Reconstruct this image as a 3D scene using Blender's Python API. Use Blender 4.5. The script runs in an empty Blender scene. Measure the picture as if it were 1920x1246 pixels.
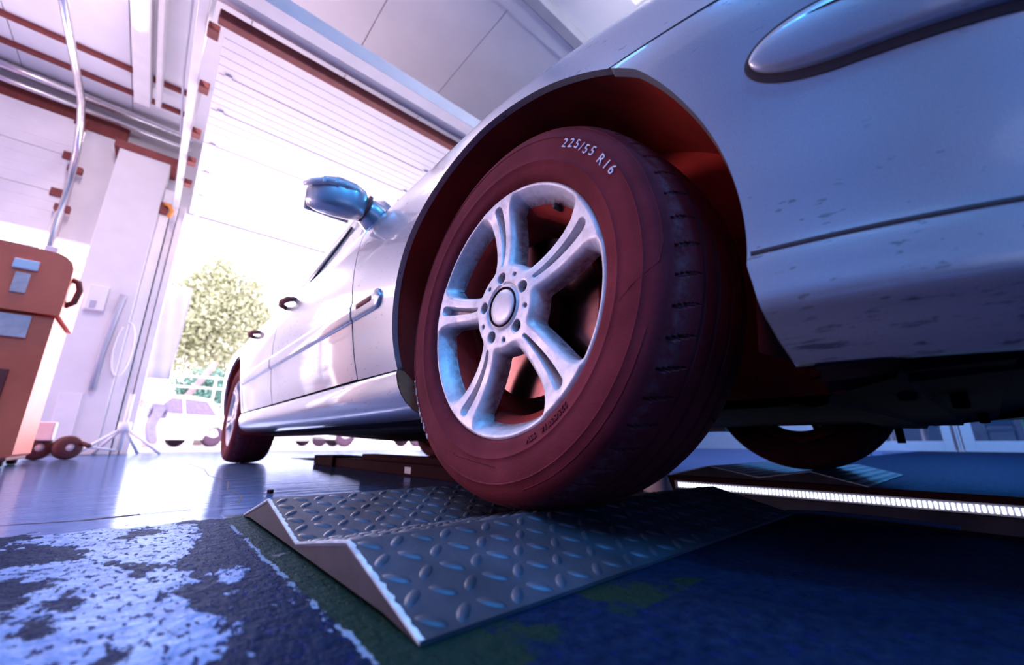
import bpy, bmesh, math, random
import numpy as np
from mathutils import Matrix, Vector

# World axes: X = across the car (away from the viewer), Y = towards the car's tail and the garage door, Z = up.
# The origin lies on the floor under the centre of the near front wheel.
scene = bpy.context.scene
random.seed(7)
rng = np.random.default_rng(7)
COL = scene.collection

# ------------------------------------------------------------------ camera, world, sun, exposure
def set_camera():
    cd = bpy.data.cameras.new('camera')
    co = bpy.data.objects.new('camera', cd)
    COL.objects.link(co)
    yaw, pitch, roll = math.radians(41.2175), math.radians(15.242), math.radians(0.205)
    m = Matrix.Translation((-0.4188, -0.5077, 0.1364)) @ Matrix.Rotation(-yaw, 4, 'Z') @ \
        Matrix.Rotation(math.pi / 2 + pitch, 4, 'X') @ Matrix.Rotation(roll, 4, 'Z')
    co.matrix_world = m
    cd.sensor_fit = 'HORIZONTAL'
    cd.sensor_width = 36.0
    cd.lens = 758.87 / 1920 * 36
    cd.clip_start = 0.01
    cd.clip_end = 300
    cd.dof.use_dof = True
    cd.dof.focus_distance = 0.74
    cd.dof.aperture_fstop = 3.2
    scene.camera = co
set_camera()

world = bpy.data.worlds.new('World')
scene.world = world
world.use_nodes = True
wb = world.node_tree.nodes['Background']
wb.inputs['Color'].default_value = (0.95, 0.87, 1.0, 1)
wb.inputs['Strength'].default_value = 4.6

def lamp(name, kind, loc, target, power, color, size=(1, 1), **kw):
    ld = bpy.data.lights.new(name, kind)
    ld.energy = power
    ld.color = color
    if kind == 'AREA':
        ld.shape = 'RECTANGLE'
        ld.size, ld.size_y = size
    for k, v in kw.items():
        setattr(ld, k, v)
    lo = bpy.data.objects.new(name, ld)
    COL.objects.link(lo)
    lo.location = loc
    d = Vector(target) - Vector(loc)
    lo.rotation_euler = d.to_track_quat('-Z', 'Y').to_euler()
    return lo

# low sun standing beyond the open garage door
lamp('sun', 'SUN', (0, 20, 9), (0.6, 0, 0.2), 0.9, (1.0, 0.80, 0.90), angle=math.radians(6))
# daylight through the two door bays
lamp('door_daylight', 'AREA', (1.3, 5.9, 1.55), (1.0, 0, 3.2), 160, (0.96, 0.86, 1.0), (3.6, 2.7))
lamp('side_bay_daylight', 'AREA', (-2.9, 5.6, 1.2), (-1.2, 0, 0.9), 100, (1.0, 0.72, 0.78), (2.4, 2.2))
# added pink fill from the left for wheel, tyre and arch (fixture: left_fill_fixture)
lamp('left_fill_light', 'AREA', (-4.72, 3.4, 1.0), (0, 0.1, 0.45), 145, (1.0, 0.64, 0.80), (1.3, 0.7))
# lit tube of the trunking (fixture: light_trunking)
lamp('trunking_glow', 'AREA', (-1.145, 3.1, 3.87), (-1.3, 3.9, 0), 75, (1.0, 0.80, 0.85), (0.10, 1.8))
# added unseen up-light that brightens the ceiling (fixture: ceiling_fill_fixture)
lamp('ceiling_fill_light', 'AREA', (1.7, -0.1, 3.50), (2.0, 1.6, 4.4), 40, (0.92, 0.90, 1.0), (0.3, 1.4))
# cool tubes under the ceiling (fixtures: strip_light)
for _x, _y, _p in ((-2.6, -1.6, 80), (-1.2, -2.4, 125), (0.6, -2.4, 95), (4.5, -0.5, 130), (8.0, -0.5, 200), (-2.6, 1.2, 12)):
    lamp('strip_light_glow', 'AREA', (_x, _y, 4.06), (_x, _y, 0), _p, (0.03, 0.38, 1.0), (0.12, 1.45))

vs = scene.view_settings
vs.view_transform = 'Standard'
vs.look = 'None'
vs.gamma = 1.0
vs.use_curve_mapping = False
vs.exposure = 0.0
scene.cycles.use_denoising = True
scene.cycles.use_adaptive_sampling = True
scene.cycles.adaptive_threshold = 0.03
scene.cycles.max_bounces = 7
scene.cycles.diffuse_bounces = 4
scene.cycles.glossy_bounces = 3
scene.cycles.transmission_bounces = 3
scene.cycles.caustics_reflective = False
scene.cycles.caustics_refractive = False

# ------------------------------------------------------------------ materials
def new_mat(name):
    m = bpy.data.materials.new(name)
    m.use_nodes = True
    nt = m.node_tree
    return m, nt, nt.nodes['Principled BSDF']

def node(nt, kind, **inputs):
    n = nt.nodes.new(kind)
    for k, v in inputs.items():
        key = k
        if k.startswith('i') and k[1:].isdigit():
            key = int(k[1:])
        n.inputs[key].default_value = v
    return n

def ramp(nt, fac, stops):
    r = nt.nodes.new('ShaderNodeValToRGB')
    e = r.color_ramp.elements
    while len(e) < len(stops):
        e.new(0.5)
    for el, (p, c) in zip(e, stops):
        el.position = p
        el.color = (c[0], c[1], c[2], 1) if len(c) == 3 else c
    nt.links.new(fac, r.inputs[0])
    return r

def mixc(nt, fac, a, b):
    m = nt.nodes.new('ShaderNodeMix')
    m.data_type = 'RGBA'
    for sock, val in ((0, fac), (6, a), (7, b)):
        if hasattr(val, 'is_linked') or isinstance(val, bpy.types.NodeSocket):
            nt.links.new(val, m.inputs[sock])
        else:
            m.inputs[sock].default_value = val if sock == 0 else (*val[:3], 1)
    return m.outputs[2]

def mathn(nt, op, a, b=0.0, clamp=False):
    m = nt.nodes.new('ShaderNodeMath')
    m.operation = op
    m.use_clamp = clamp
    for i, v in enumerate((a, b)):
        if isinstance(v, bpy.types.NodeSocket):
            nt.links.new(v, m.inputs[i])
        else:
            m.inputs[i].default_value = v
    return m.outputs[0]

def coords(nt, scale=(1, 1, 1), world_space=True):
    if world_space:
        g = nt.nodes.new('ShaderNodeNewGeometry')
        src = g.outputs['Position']
    else:
        g = nt.nodes.new('ShaderNodeTexCoord')
        src = g.outputs['Object']
    mp = nt.nodes.new('ShaderNodeMapping')
    mp.inputs['Scale'].default_value = scale
    nt.links.new(src, mp.inputs['Vector'])
    return mp.outputs['Vector']

def noise(nt, vec, scale, detail=4, rough=0.55):
    n = nt.nodes.new('ShaderNodeTexNoise')
    n.inputs['Scale'].default_value = scale
    n.inputs['Detail'].default_value = detail
    n.inputs['Roughness'].default_value = rough
    nt.links.new(vec, n.inputs['Vector'])
    return n.outputs[0]

def plain(name, col, rough=0.5, metal=0.0, var=0.12, scale=12, coat=0.0, bump=0.0, spec=0.5, obj=True, **kw):
    m, nt, b = new_mat(name)
    vec = coords(nt, world_space=not obj)
    n = noise(nt, vec, scale)
    lo = [max(0, c * (1 - var)) for c in col]
    hi = [min(1, c * (1 + var)) for c in col]
    r = ramp(nt, n, [(0.3, lo), (0.7, hi)])
    nt.links.new(r.outputs[0], b.inputs['Base Color'])
    b.inputs['Roughness'].default_value = rough
    b.inputs['Metallic'].default_value = metal
    b.inputs['Coat Weight'].default_value = coat
    b.inputs['Coat Roughness'].default_value = 0.04
    b.inputs['Specular IOR Level'].default_value = spec
    if bump:
        bp = nt.nodes.new('ShaderNodeBump')
        bp.inputs['Strength'].default_value = bump
        bp.inputs['Distance'].default_value = 0.01
        n2 = noise(nt, vec, scale * 6)
        nt.links.new(n2, bp.inputs['Height'])
        nt.links.new(bp.outputs[0], b.inputs['Normal'])
    for k, v in kw.items():
        b.inputs[k.replace('_', ' ')].default_value = v
    return m

def glow(name, col, strength):
    m, nt, b = new_mat(name)
    b.inputs['Base Color'].default_value = (*col, 1)
    b.inputs['Emission Color'].default_value = (*col, 1)
    b.inputs['Emission Strength'].default_value = strength
    return m

def paint_material():
    m, nt, b = new_mat('silver_paint')
    vec = coords(nt)
    fl = noise(nt, vec, 900, 2)
    base = ramp(nt, fl, [(0.3, (0.38, 0.40, 0.45)), (0.7, (0.46, 0.48, 0.54))]).outputs[0]
    # road-dirt specks, smeared along the direction of travel
    sp = coords(nt, (60, 26, 90))
    v = noise(nt, sp, 1.6, 3, 0.5)
    speck = ramp(nt, v, [(0.655, (0, 0, 0)), (0.70, (1, 1, 1))]).outputs[0]
    big = noise(nt, vec, 5, 3)
    gate = ramp(nt, big, [(0.42, (0, 0, 0)), (0.6, (1, 1, 1))]).outputs[0]
    f = mathn(nt, 'MULTIPLY', speck, gate)
    f = mathn(nt, 'MULTIPLY', f, 0.75)
    base = mixc(nt, f, base, (0.10, 0.10, 0.12))
    # scuffs low on the front bumper
    geo = nt.nodes.new('ShaderNodeNewGeometry')
    sx = nt.nodes.new('ShaderNodeSeparateXYZ')
    nt.links.new(geo.outputs['Position'], sx.inputs[0])
    low = mathn(nt, 'LESS_THAN', sx.outputs[2], 0.258)
    fr = mathn(nt, 'LESS_THAN', sx.outputs[1], -0.39)
    sc = noise(nt, coords(nt, (40, 10, 160)), 1.5, 6, 0.7)
    scr = ramp(nt, sc, [(0.55, (0, 0, 0)), (0.62, (1, 1, 1))]).outputs[0]
    f2 = mathn(nt, 'MULTIPLY', mathn(nt, 'MULTIPLY', low, fr), scr)
    base = mixc(nt, f2, base, (0.16, 0.17, 0.21))
    nt.links.new(base, b.inputs['Base Color'])
    b.inputs['Metallic'].default_value = 0.55
    rr = mathn(nt, 'ADD', 0.32, mathn(nt, 'MULTIPLY', f, 0.4))
    nt.links.new(rr, b.inputs['Roughness'])
    b.inputs['Coat Weight'].default_value = 0.9
    b.inputs['Coat Roughness'].default_value = 0.05
    return m

def alloy_material():
    m, nt, b = new_mat('alloy')
    vec = coords(nt, world_space=False)
    n1 = noise(nt, vec, 42, 6, 0.65)
    c = ramp(nt, n1, [(0.32, (0.60, 0.55, 0.58)), (0.55, (0.80, 0.74, 0.78))]).outputs[0]
    n2 = noise(nt, vec, 190, 3, 0.6)
    g = ramp(nt, n2, [(0.66, (0, 0, 0)), (0.73, (1, 1, 1))]).outputs[0]
    c = mixc(nt, mathn(nt, 'MULTIPLY', g, 0.5), c, (0.22, 0.17, 0.18))
    # brake dust on the deeper walls, with the red glow painted into its tint
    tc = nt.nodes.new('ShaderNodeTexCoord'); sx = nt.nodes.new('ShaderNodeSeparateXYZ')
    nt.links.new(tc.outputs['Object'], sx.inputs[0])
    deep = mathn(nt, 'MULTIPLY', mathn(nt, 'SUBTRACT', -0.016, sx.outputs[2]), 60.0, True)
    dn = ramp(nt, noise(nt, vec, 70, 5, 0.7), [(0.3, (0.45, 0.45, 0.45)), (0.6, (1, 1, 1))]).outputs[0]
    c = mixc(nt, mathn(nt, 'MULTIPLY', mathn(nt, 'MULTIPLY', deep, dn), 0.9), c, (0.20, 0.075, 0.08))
    nt.links.new(c, b.inputs['Base Color'])
    b.inputs['Metallic'].default_value = 0.3
    r = ramp(nt, n1, [(0.3, (0.6, 0.6, 0.6)), (0.7, (0.38, 0.38, 0.38))]).outputs[0]
    nt.links.new(r, b.inputs['Roughness'])
    return m

def rubber_material():
    m, nt, b = new_mat('tyre_rubber')
    vec = coords(nt, world_space=False)
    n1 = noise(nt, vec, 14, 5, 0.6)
    c = ramp(nt, n1, [(0.3, (0.115, 0.013, 0.021)), (0.75, (0.190, 0.027, 0.040))]).outputs[0]  # the red glow over the tyre is put into this maroon base
    # pale dust where the shoulder has scuffed
    dn = noise(nt, coords(nt, (1, 1, 1), False), 60, 4, 0.7)
    sx = nt.nodes.new('ShaderNodeSeparateXYZ')
    tc = nt.nodes.new('ShaderNodeTexCoord')
    nt.links.new(tc.outputs['Object'], sx.inputs[0])
    rr = mathn(nt, 'SQRT', mathn(nt, 'ADD', mathn(nt, 'MULTIPLY', sx.outputs[0], sx.outputs[0]), mathn(nt, 'MULTIPLY', sx.outputs[1], sx.outputs[1])))
    band = mathn(nt, 'SUBTRACT', 1.0, mathn(nt, 'MULTIPLY', mathn(nt, 'ABSOLUTE', mathn(nt, 'SUBTRACT', rr, 0.3165)), 160.0), True)
    dust = mathn(nt, 'MULTIPLY', band, ramp(nt, dn, [(0.42, (0, 0, 0)), (0.62, (1, 1, 1))]).outputs[0])
    c = mixc(nt, mathn(nt, 'MULTIPLY', dust, 0.35), c, (0.26, 0.17, 0.20))
    nt.links.new(c, b.inputs['Base Color'])
    b.inputs['Roughness'].default_value = 0.85
    b.inputs['Specular IOR Level'].default_value = 0.12
    bp = nt.nodes.new('ShaderNodeBump')
    bp.inputs['Strength'].default_value = 0.25
    bp.inputs['Distance'].default_value = 0.002
    nt.links.new(noise(nt, vec, 240, 3), bp.inputs['Height'])
    nt.links.new(bp.outputs[0], b.inputs['Normal'])
    return m

def floor_material():
    m, nt, b = new_mat('garage_floor')
    pos = coords(nt)
    geo = nt.nodes.new('ShaderNodeNewGeometry')
    sx = nt.nodes.new('ShaderNodeSeparateXYZ')
    nt.links.new(geo.outputs['Position'], sx.inputs[0])
    X, Y = sx.outputs[0], sx.outputs[1]
    big = noise(nt, pos, 3.2, 6, 0.6)
    mid = noise(nt, pos, 14, 6, 0.62)
    fine = noise(nt, pos, 75, 5, 0.6)
    painted = ramp(nt, mid, [(0.3, (0.09, 0.15, 0.31)), (0.7, (0.16, 0.23, 0.43))]).outputs[0]
    tone = noise(nt, coords(nt, (1.0, 0.6, 1)), 22, 7, 0.7)
    flake = ramp(nt, tone, [(0.32, (0.035, 0.12, 0.34)), (0.50, (0.16, 0.28, 0.52)), (0.68, (0.42, 0.50, 0.68))]).outputs[0]
    bare = ramp(nt, fine, [(0.25, (0.0018, 0.006, 0.022)), (0.75, (0.010, 0.024, 0.060))]).outputs[0]
    # the lane in front of the saw cut has lost much of its paint
    edge = mathn(nt, 'ADD', Y, mathn(nt, 'MULTIPLY', mathn(nt, 'SUBTRACT', mid, 0.5), 0.22))
    zone = mathn(nt, 'LESS_THAN', edge, 0.47)
    lo = noise(nt, coords(nt, (1.0, 0.55, 1)), 10.5, 8, 0.66)
    flk = mathn(nt, 'ADD', lo, mathn(nt, 'MULTIPLY', mathn(nt, 'ADD', X, 0.375), 1.25))
    # bare again further out to the left of the lane
    out = mathn(nt, 'MULTIPLY', mathn(nt, 'SUBTRACT', -0.475, X), 1.6)
    flk = mathn(nt, 'MAXIMUM', flk, mathn(nt, 'ADD', lo, out))
    peel = ramp(nt, flk, [(0.515, (0, 0, 0)), (0.527, (1, 1, 1))]).outputs[0]
    pz = mathn(nt, 'MULTIPLY', zone, peel)
    col = mixc(nt, zone, painted, flake)
    col = mixc(nt, pz, col, bare)
    speck = ramp(nt, noise(nt, coords(nt, (150, 60, 1)), 1.0, 3, 0.5), [(0.58, (0, 0, 0)), (0.62, (1, 1, 1))]).outputs[0]
    spz = mathn(nt, 'MULTIPLY', zone, speck)
    col = mixc(nt, mathn(nt, 'MULTIPLY', spz, 0.92), col, (0.006, 0.014, 0.075))
    # old green lane paint round the wheel plate, worn through in places
    ax = mathn(nt, 'ABSOLUTE', mathn(nt, 'SUBTRACT', X, 0.165))
    ay = mathn(nt, 'ABSOLUTE', mathn(nt, 'SUBTRACT', Y, 0.10))
    wob = mathn(nt, 'MULTIPLY', mathn(nt, 'SUBTRACT', mid, 0.5), 0.02)
    axw, ayw = mathn(nt, 'ADD', ax, wob), mathn(nt, 'ADD', ay, wob)
    ing = mathn(nt, 'MULTIPLY', mathn(nt, 'LESS_THAN', axw, 0.446), mathn(nt, 'LESS_THAN', ayw, 0.385))
    worn = ramp(nt, noise(nt, pos, 9, 5, 0.6), [(0.42, (1, 1, 1)), (0.47, (0, 0, 0))]).outputs[0]
    left = mathn(nt, 'LESS_THAN', X, -0.2)
    gm = mathn(nt, 'MULTIPLY', ing, mathn(nt, 'MAXIMUM', left, worn))
    gcol = mixc(nt, mid, (0.005, 0.026, 0.030), (0.018, 0.032, 0.010))
    col = mixc(nt, gm, col, gcol)
    # ragged pale ridge of paint along the edge of the green strip
    rid = mathn(nt, 'LESS_THAN', mathn(nt, 'ABSOLUTE', mathn(nt, 'SUBTRACT', axw, 0.448)), mathn(nt, 'MULTIPLY', mathn(nt, 'SUBTRACT', fine, 0.30, True), 0.012))
    rid = mathn(nt, 'MULTIPLY', rid, mathn(nt, 'GREATER_THAN', tone, 0.47))
    rid = mathn(nt, 'MULTIPLY', mathn(nt, 'MULTIPLY', rid, left), mathn(nt, 'LESS_THAN', ay, 0.40))
    col = mixc(nt, mathn(nt, 'MULTIPLY', rid, 0.75), col, (0.30, 0.38, 0.50))
    # bump
    h = mathn(nt, 'ADD', mathn(nt, 'MULTIPLY', pz, -0.7), mathn(nt, 'MULTIPLY', fine, 0.7))
    h = mathn(nt, 'ADD', h, mathn(nt, 'MULTIPLY', spz, -0.8))
    h = mathn(nt, 'ADD', h, mathn(nt, 'MULTIPLY', tone, 0.9))
    h = mathn(nt, 'ADD', mathn(nt, 'MULTIPLY', h, zone), mathn(nt, 'MULTIPLY', rid, 0.8))
    rip = noise(nt, coords(nt, (5, 22, 1)), 1.0, 4, 0.55)
    h = mathn(nt, 'ADD', h, mathn(nt, 'MULTIPLY', rip, 0.35))
    bp = nt.nodes.new('ShaderNodeBump')
    bp.inputs['Strength'].default_value = 0.7
    bp.inputs['Distance'].default_value = 0.006
    nt.links.new(h, bp.inputs['Height'])
    # worn matt concrete under a thin glossy coat that survives on the paint only
    nt.nodes.remove(b)
    df = nt.nodes.new('ShaderNodeBsdfDiffuse')
    nt.links.new(col, df.inputs['Color'])
    nt.links.new(bp.outputs[0], df.inputs['Normal'])
    gl = nt.nodes.new('ShaderNodeBsdfGlossy')
    gl.inputs['Color'].default_value = (0.44, 0.52, 0.76, 1)
    nt.links.new(mathn(nt, 'ADD', mathn(nt, 'ADD', 0.10, mathn(nt, 'MULTIPLY', mid, 0.10)), mathn(nt, 'MULTIPLY', zone, 0.22)), gl.inputs['Roughness'])
    nt.links.new(bp.outputs[0], gl.inputs['Normal'])
    fr = nt.nodes.new('ShaderNodeFresnel')
    fr.inputs['IOR'].default_value = 1.33
    nt.links.new(bp.outputs[0], fr.inputs['Normal'])
    keep = mathn(nt, 'SUBTRACT', 1.0, mathn(nt, 'MULTIPLY', zone, 0.40))
    keep = mathn(nt, 'MULTIPLY', keep, mathn(nt, 'SUBTRACT', 1.0, mathn(nt, 'MULTIPLY', mathn(nt, 'MAXIMUM', pz, spz), 0.72)))
    mx = nt.nodes.new('ShaderNodeMixShader')
    nt.links.new(mathn(nt, 'MULTIPLY', fr.outputs[0], keep), mx.inputs[0])
    nt.links.new(df.outputs[0], mx.inputs[1])
    nt.links.new(gl.outputs[0], mx.inputs[2])
    nt.links.new(mx.outputs[0], nt.nodes['Material Output'].inputs['Surface'])
    return m

def glass_material(name, col, rough=0.02, alpha=0.35):
    m, nt, b = new_mat(name)
    b.inputs['Base Color'].default_value = (*col, 1)
    b.inputs['Roughness'].default_value = rough
    b.inputs['Alpha'].default_value = alpha
    b.inputs['Specular IOR Level'].default_value = 0.9
    return m

M = {}
M['paint'] = paint_material()
M['alloy'] = alloy_material()
M['rubber'] = rubber_material()
M['floor'] = floor_material()
M['liner'] = plain('wheel_arch_liner', (0.36, 0.018, 0.010), 0.85, var=0.3, scale=9, bump=0.2)  # red glow in the wheel well is put into the base colour
M['black_plastic'] = plain('black_plastic', (0.018, 0.014, 0.022), 0.55, var=0.4, scale=8)
M['under'] = plain('underbody_plastic', (0.008, 0.004, 0.010), 0.8, var=0.5, scale=10, bump=0.15, spec=0.15)
M['gap'] = plain('dark_seam', (0.03, 0.02, 0.03), 0.8)
M['disc'] = plain('brake_steel', (0.26, 0.10, 0.10), 0.22, metal=1.0, scale=60)  # dark red reflected in the disc is mixed into its steel colour
M['dark_steel'] = plain('dark_steel', (0.030, 0.005, 0.008), 0.8, metal=0.0, spec=0.12)
M['cap'] = plain('wheel_cap', (0.68, 0.64, 0.68), 0.4, metal=0.3, var=0.15, scale=30)
M['crayon'] = plain('tyre_crayon', (0.72, 0.62, 0.70), 0.9, var=0.25, scale=200)
M['white_letter'] = plain('white_tyre_letter', (0.70, 0.62, 0.68), 0.8, var=0.2, scale=90)
M['plate'] = plain('checker_plate_steel', (0.062, 0.075, 0.105), 0.55, metal=0.4, var=0.45, scale=10, bump=0.12)
M['plate_worn'] = plain('checker_plate_wear', (0.075, 0.092, 0.13), 0.48, metal=0.45, var=0.5, scale=10)
M['bare_edge'] = plain('bare_steel_edge', (0.85, 0.82, 0.88), 0.5, metal=0.0, var=0.3, scale=60)
M['plate_side'] = plain('plate_side_steel', (0.045, 0.036, 0.05), 0.65, metal=0.2, var=0.35, scale=14)
M['wall'] = plain('white_wall', (0.74, 0.70, 0.72), 0.7, var=0.05, scale=3)
M['ceiling'] = plain('ceiling_panel_white', (0.88, 0.87, 0.92), 0.45, var=0.04, scale=2)
M['beam'] = plain('ceiling_steel', (0.42, 0.42, 0.50), 0.5, var=0.1, scale=3)
M['white_metal'] = plain('white_metal', (0.80, 0.76, 0.78), 0.45, var=0.06, scale=5)
M['door_panel'] = plain('door_panel_white', (0.86, 0.80, 0.82), 0.5, var=0.04, scale=3)
M['chrome'] = plain('galvanised_pipe', (0.78, 0.72, 0.74), 0.22, metal=0.9, scale=20)
M['rust'] = plain('red_oxide', (0.22, 0.045, 0.04), 0.7, var=0.2)
M['orange'] = plain('orange_hook', (0.75, 0.28, 0.05), 0.6)
M['cart'] = plain('red_cabinet', (0.95, 0.15, 0.06), 0.45, var=0.2, scale=3)
M['cart_dark'] = plain('red_cabinet_dark', (0.20, 0.03, 0.02), 0.6, var=0.2, scale=5)
M['label'] = plain('paper_label', (0.72, 0.52, 0.48), 0.7, var=0.15, scale=25)
M['caster'] = plain('maroon_rubber', (0.09, 0.02, 0.025), 0.6)
M['led'] = glow('led_white', (0.86, 0.90, 1.0), 1.6)
M['tube'] = glow('light_tube', (0.75, 0.86, 1.0), 5.0)
M['pale'] = plain('pale_plastic', (0.66, 0.52, 0.58), 0.55, var=0.1)
M['clear'] = glass_material('mirror_lamp_lens', (0.9, 0.78, 0.8), 0.05, 0.8)
M['car_glass'] = glass_material('car_glass', (0.75, 0.70, 0.74), 0.02, 0.45)
M['pane'] = glass_material('window_pane', (0.05, 0.12, 0.22), 0.02, 0.35)
M['frame_white'] = plain('white_door_frame', (0.62, 0.70, 0.82), 0.4, var=0.05)
M['green'] = plain('green_locker', (0.06, 0.32, 0.08), 0.5)
M['navy'] = plain('navy_cloth', (0.03, 0.05, 0.12), 0.8)
M['asphalt'] = plain('yard_concrete', (0.55, 0.52, 0.53), 0.8, var=0.1, scale=2, obj=False)
M['leaf'] = plain('leaf_green', (0.50, 0.52, 0.34), 0.6, var=0.45, scale=2.5)
M['leaf2'] = plain('leaf_teal', (0.18, 0.36, 0.30), 0.6, var=0.4, scale=3)
M['bark'] = plain('pale_bark', (0.42, 0.30, 0.33), 0.8, var=0.2)
M['white_car'] = plain('white_car_paint', (0.80, 0.78, 0.82), 0.3, var=0.03, coat=0.5)
M['dark_glass'] = plain('dark_car_glass', (0.20, 0.15, 0.26), 0.1, var=0.2)
M['tyre_far'] = plain('far_tyre', (0.10, 0.05, 0.10), 0.7)
M['shirt'] = plain('white_shirt', (0.82, 0.80, 0.82), 0.9, var=0.05)
M['trousers'] = plain('grey_trousers', (0.32, 0.29, 0.44), 0.9, var=0.1)
M['skin'] = plain('skin', (0.62, 0.42, 0.36), 0.6, var=0.08)
M['hair'] = plain('grey_hair', (0.55, 0.50, 0.52), 0.8, var=0.2)
M['blue_wall'] = plain('deep_blue_wall', (0.03, 0.13, 0.36), 0.6, var=0.1, scale=2)  # blue chosen so the unseen walls tint reflections in the bumper
M['mud'] = plain('brown_mud', (0.34, 0.11, 0.05), 0.8, var=0.3, scale=20)
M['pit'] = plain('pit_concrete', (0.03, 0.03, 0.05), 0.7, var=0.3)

# ------------------------------------------------------------------ geometry helpers
def tag(o, label=None, cat=None, group=None, kind=None):
    if label: o['label'] = label
    if cat: o['category'] = cat
    if group: o['group'] = group
    if kind: o['kind'] = kind
    return o

def empty(name, loc, label=None, cat=None, group=None, kind=None, parent=None):
    o = bpy.data.objects.new(name, None)
    COL.objects.link(o)
    o.empty_display_size = 0.1
    o.location = loc
    if parent: o.parent = parent
    return tag(o, label, cat, group, kind)

def worigin(p):
    v = Vector((0, 0, 0))
    while p is not None:
        v += Vector(p.location)
        p = p.parent
    return v

def mk(name, verts, faces, mat, parent=None, smooth=False, local=False, mats=None, fmat=None):
    """verts in world space (or in the parent's space when local)."""
    V = np.asarray(verts, dtype=float).reshape(-1, 3)
    if local:
        org = np.zeros(3)
    else:
        lo, hi = V.min(0), V.max(0)
        org = np.array([(lo[0] + hi[0]) / 2, (lo[1] + hi[1]) / 2, lo[2]])
    me = bpy.data.meshes.new(name)
    me.from_pydata((V - org).tolist(), [], [tuple(int(i) for i in f) for f in faces])
    for m in (mats or [mat]):
        me.materials.append(m if not isinstance(m, str) else M[m])
    if fmat is not None:
        me.polygons.foreach_set('material_index', np.asarray(fmat, dtype=np.int32))
    if smooth:
        me.polygons.foreach_set('use_smooth', np.ones(len(me.polygons), dtype=bool))
    me.update()
    o = bpy.data.objects.new(name, me)
    COL.objects.link(o)
    if parent is not None:
        o.parent = parent
        o.location = Vector(org) - (Vector((0, 0, 0)) if local else worigin(parent))
    else:
        o.location = org
    return o

def smooth_by_angle(o, deg=35):
    me = o.data
    bm = bmesh.new(); bm.from_mesh(me)
    for f in bm.faces: f.smooth = True
    for e in bm.edges:
        e.smooth = not (len(e.link_faces) == 2 and e.calc_face_angle(0) > math.radians(deg))
    bm.to_mesh(me); bm.free()
    return o

class B:
    """collects shapes into one mesh"""
    def __init__(s): s.v, s.f = [], []
    def add(s, v, f):
        n = len(s.v); s.v += [tuple(p) for p in v]; s.f += [tuple(i + n for i in q) for q in f]; return s
    def box(s, a, b, bev=0.0, rot=None, piv=None):
        a, b = np.minimum(a, b), np.maximum(a, b)
        bm = bmesh.new()
        bmesh.ops.create_cube(bm, size=1)
        c, d = (a + b) / 2, (b - a)
        for v in bm.verts: v.co = Vector(v.co.x * d[0] + c[0] for _ in [0]) if False else Vector((v.co.x * d[0] + c[0], v.co.y * d[1] + c[1], v.co.z * d[2] + c[2]))
        if bev > 0:
            bmesh.ops.bevel(bm, geom=bm.edges[:], offset=min(bev, min(d) * 0.45), segments=2, affect='EDGES', profile=0.6)
        bm.verts.ensure_lookup_table(); bm.verts.index_update()
        vv = [v.co.copy() for v in bm.verts]
        if rot is not None:
            pv = Vector(piv if piv is not None else c)
            vv = [rot @ (p - pv) + pv for p in vv]
        s.add(vv, [[v.index for v in f.verts] for f in bm.faces]); bm.free(); return s
    def tube(s, pts, r, n=10, cap=True):
        pts = [Vector(p) for p in pts]
        rs = r if isinstance(r, (list, tuple)) else [r] * len(pts)
        base = len(s.v); up = None
        for i, p in enumerate(pts):
            t = (pts[min(i + 1, len(pts) - 1)] - pts[max(i - 1, 0)]).normalized()
            if up is None:
                up = Vector((0, 0, 1)) if abs(t.z) < 0.9 else Vector((1, 0, 0))
            x = t.cross(up).normalized(); y = x.cross(t).normalized(); up = y
            for k in range(n):
                a = 2 * math.pi * k / n
                s.v.append(tuple(p + (x * math.cos(a) + y * math.sin(a)) * rs[i]))
        for i in range(len(pts) - 1):
            for k in range(n):
                a, b2 = base + i * n + k, base + i * n + (k + 1) % n
                s.f.append((a, b2, b2 + n, a + n))
        if cap:
            s.f.append(tuple(base + k for k in range(n))[::-1])
            s.f.append(tuple(base + (len(pts) - 1) * n + k for k in range(n)))
        return s
    def lathe(s, prof, n, org, ax, e1, e2, a0=0, a1=2 * math.pi):
        org, ax, e1, e2 = map(Vector, (org, ax, e1, e2))
        base = len(s.v); closed = abs(a1 - a0 - 2 * math.pi) < 1e-6
        m = n if closed else n + 1
        for (r, z) in prof:
            for k in range(m):
                a = a0 + (a1 - a0) * k / n
                s.v.append(tuple(org + ax * z + (e1 * math.cos(a) + e2 * math.sin(a)) * r))
        for i in range(len(prof) - 1):
            for k in range(n):
                k2 = (k + 1) % m
                s.f.append((base + i * m + k, base + i * m + k2, base + (i + 1) * m + k2, base + (i + 1) * m + k))
        return s
    def prism(s, poly, h0, h1, f):
        """poly of 2-D points, f(p, h) -> 3-D"""
        n = len(poly); base = len(s.v)
        for h in (h0, h1):
            for p in poly: s.v.append(tuple(f(p, h)))
        s.f.append(tuple(base + i for i in range(n))[::-1]); s.f.append(tuple(base + n + i for i in range(n)))
        for i in range(n):
            j = (i + 1) % n
            s.f.append((base + i, base + j, base + n + j, base + n + i))
        return s
    def mk(s, name, mat, parent=None, smooth=False, angle=None, local=False):
        o = mk(name, s.v, s.f, mat, parent, smooth, local)
        if angle: smooth_by_angle(o, angle)
        bm = bmesh.new(); bm.from_mesh(o.data); bmesh.ops.recalc_face_normals(bm, faces=bm.faces); bm.to_mesh(o.data); bm.free()
        return o

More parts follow.
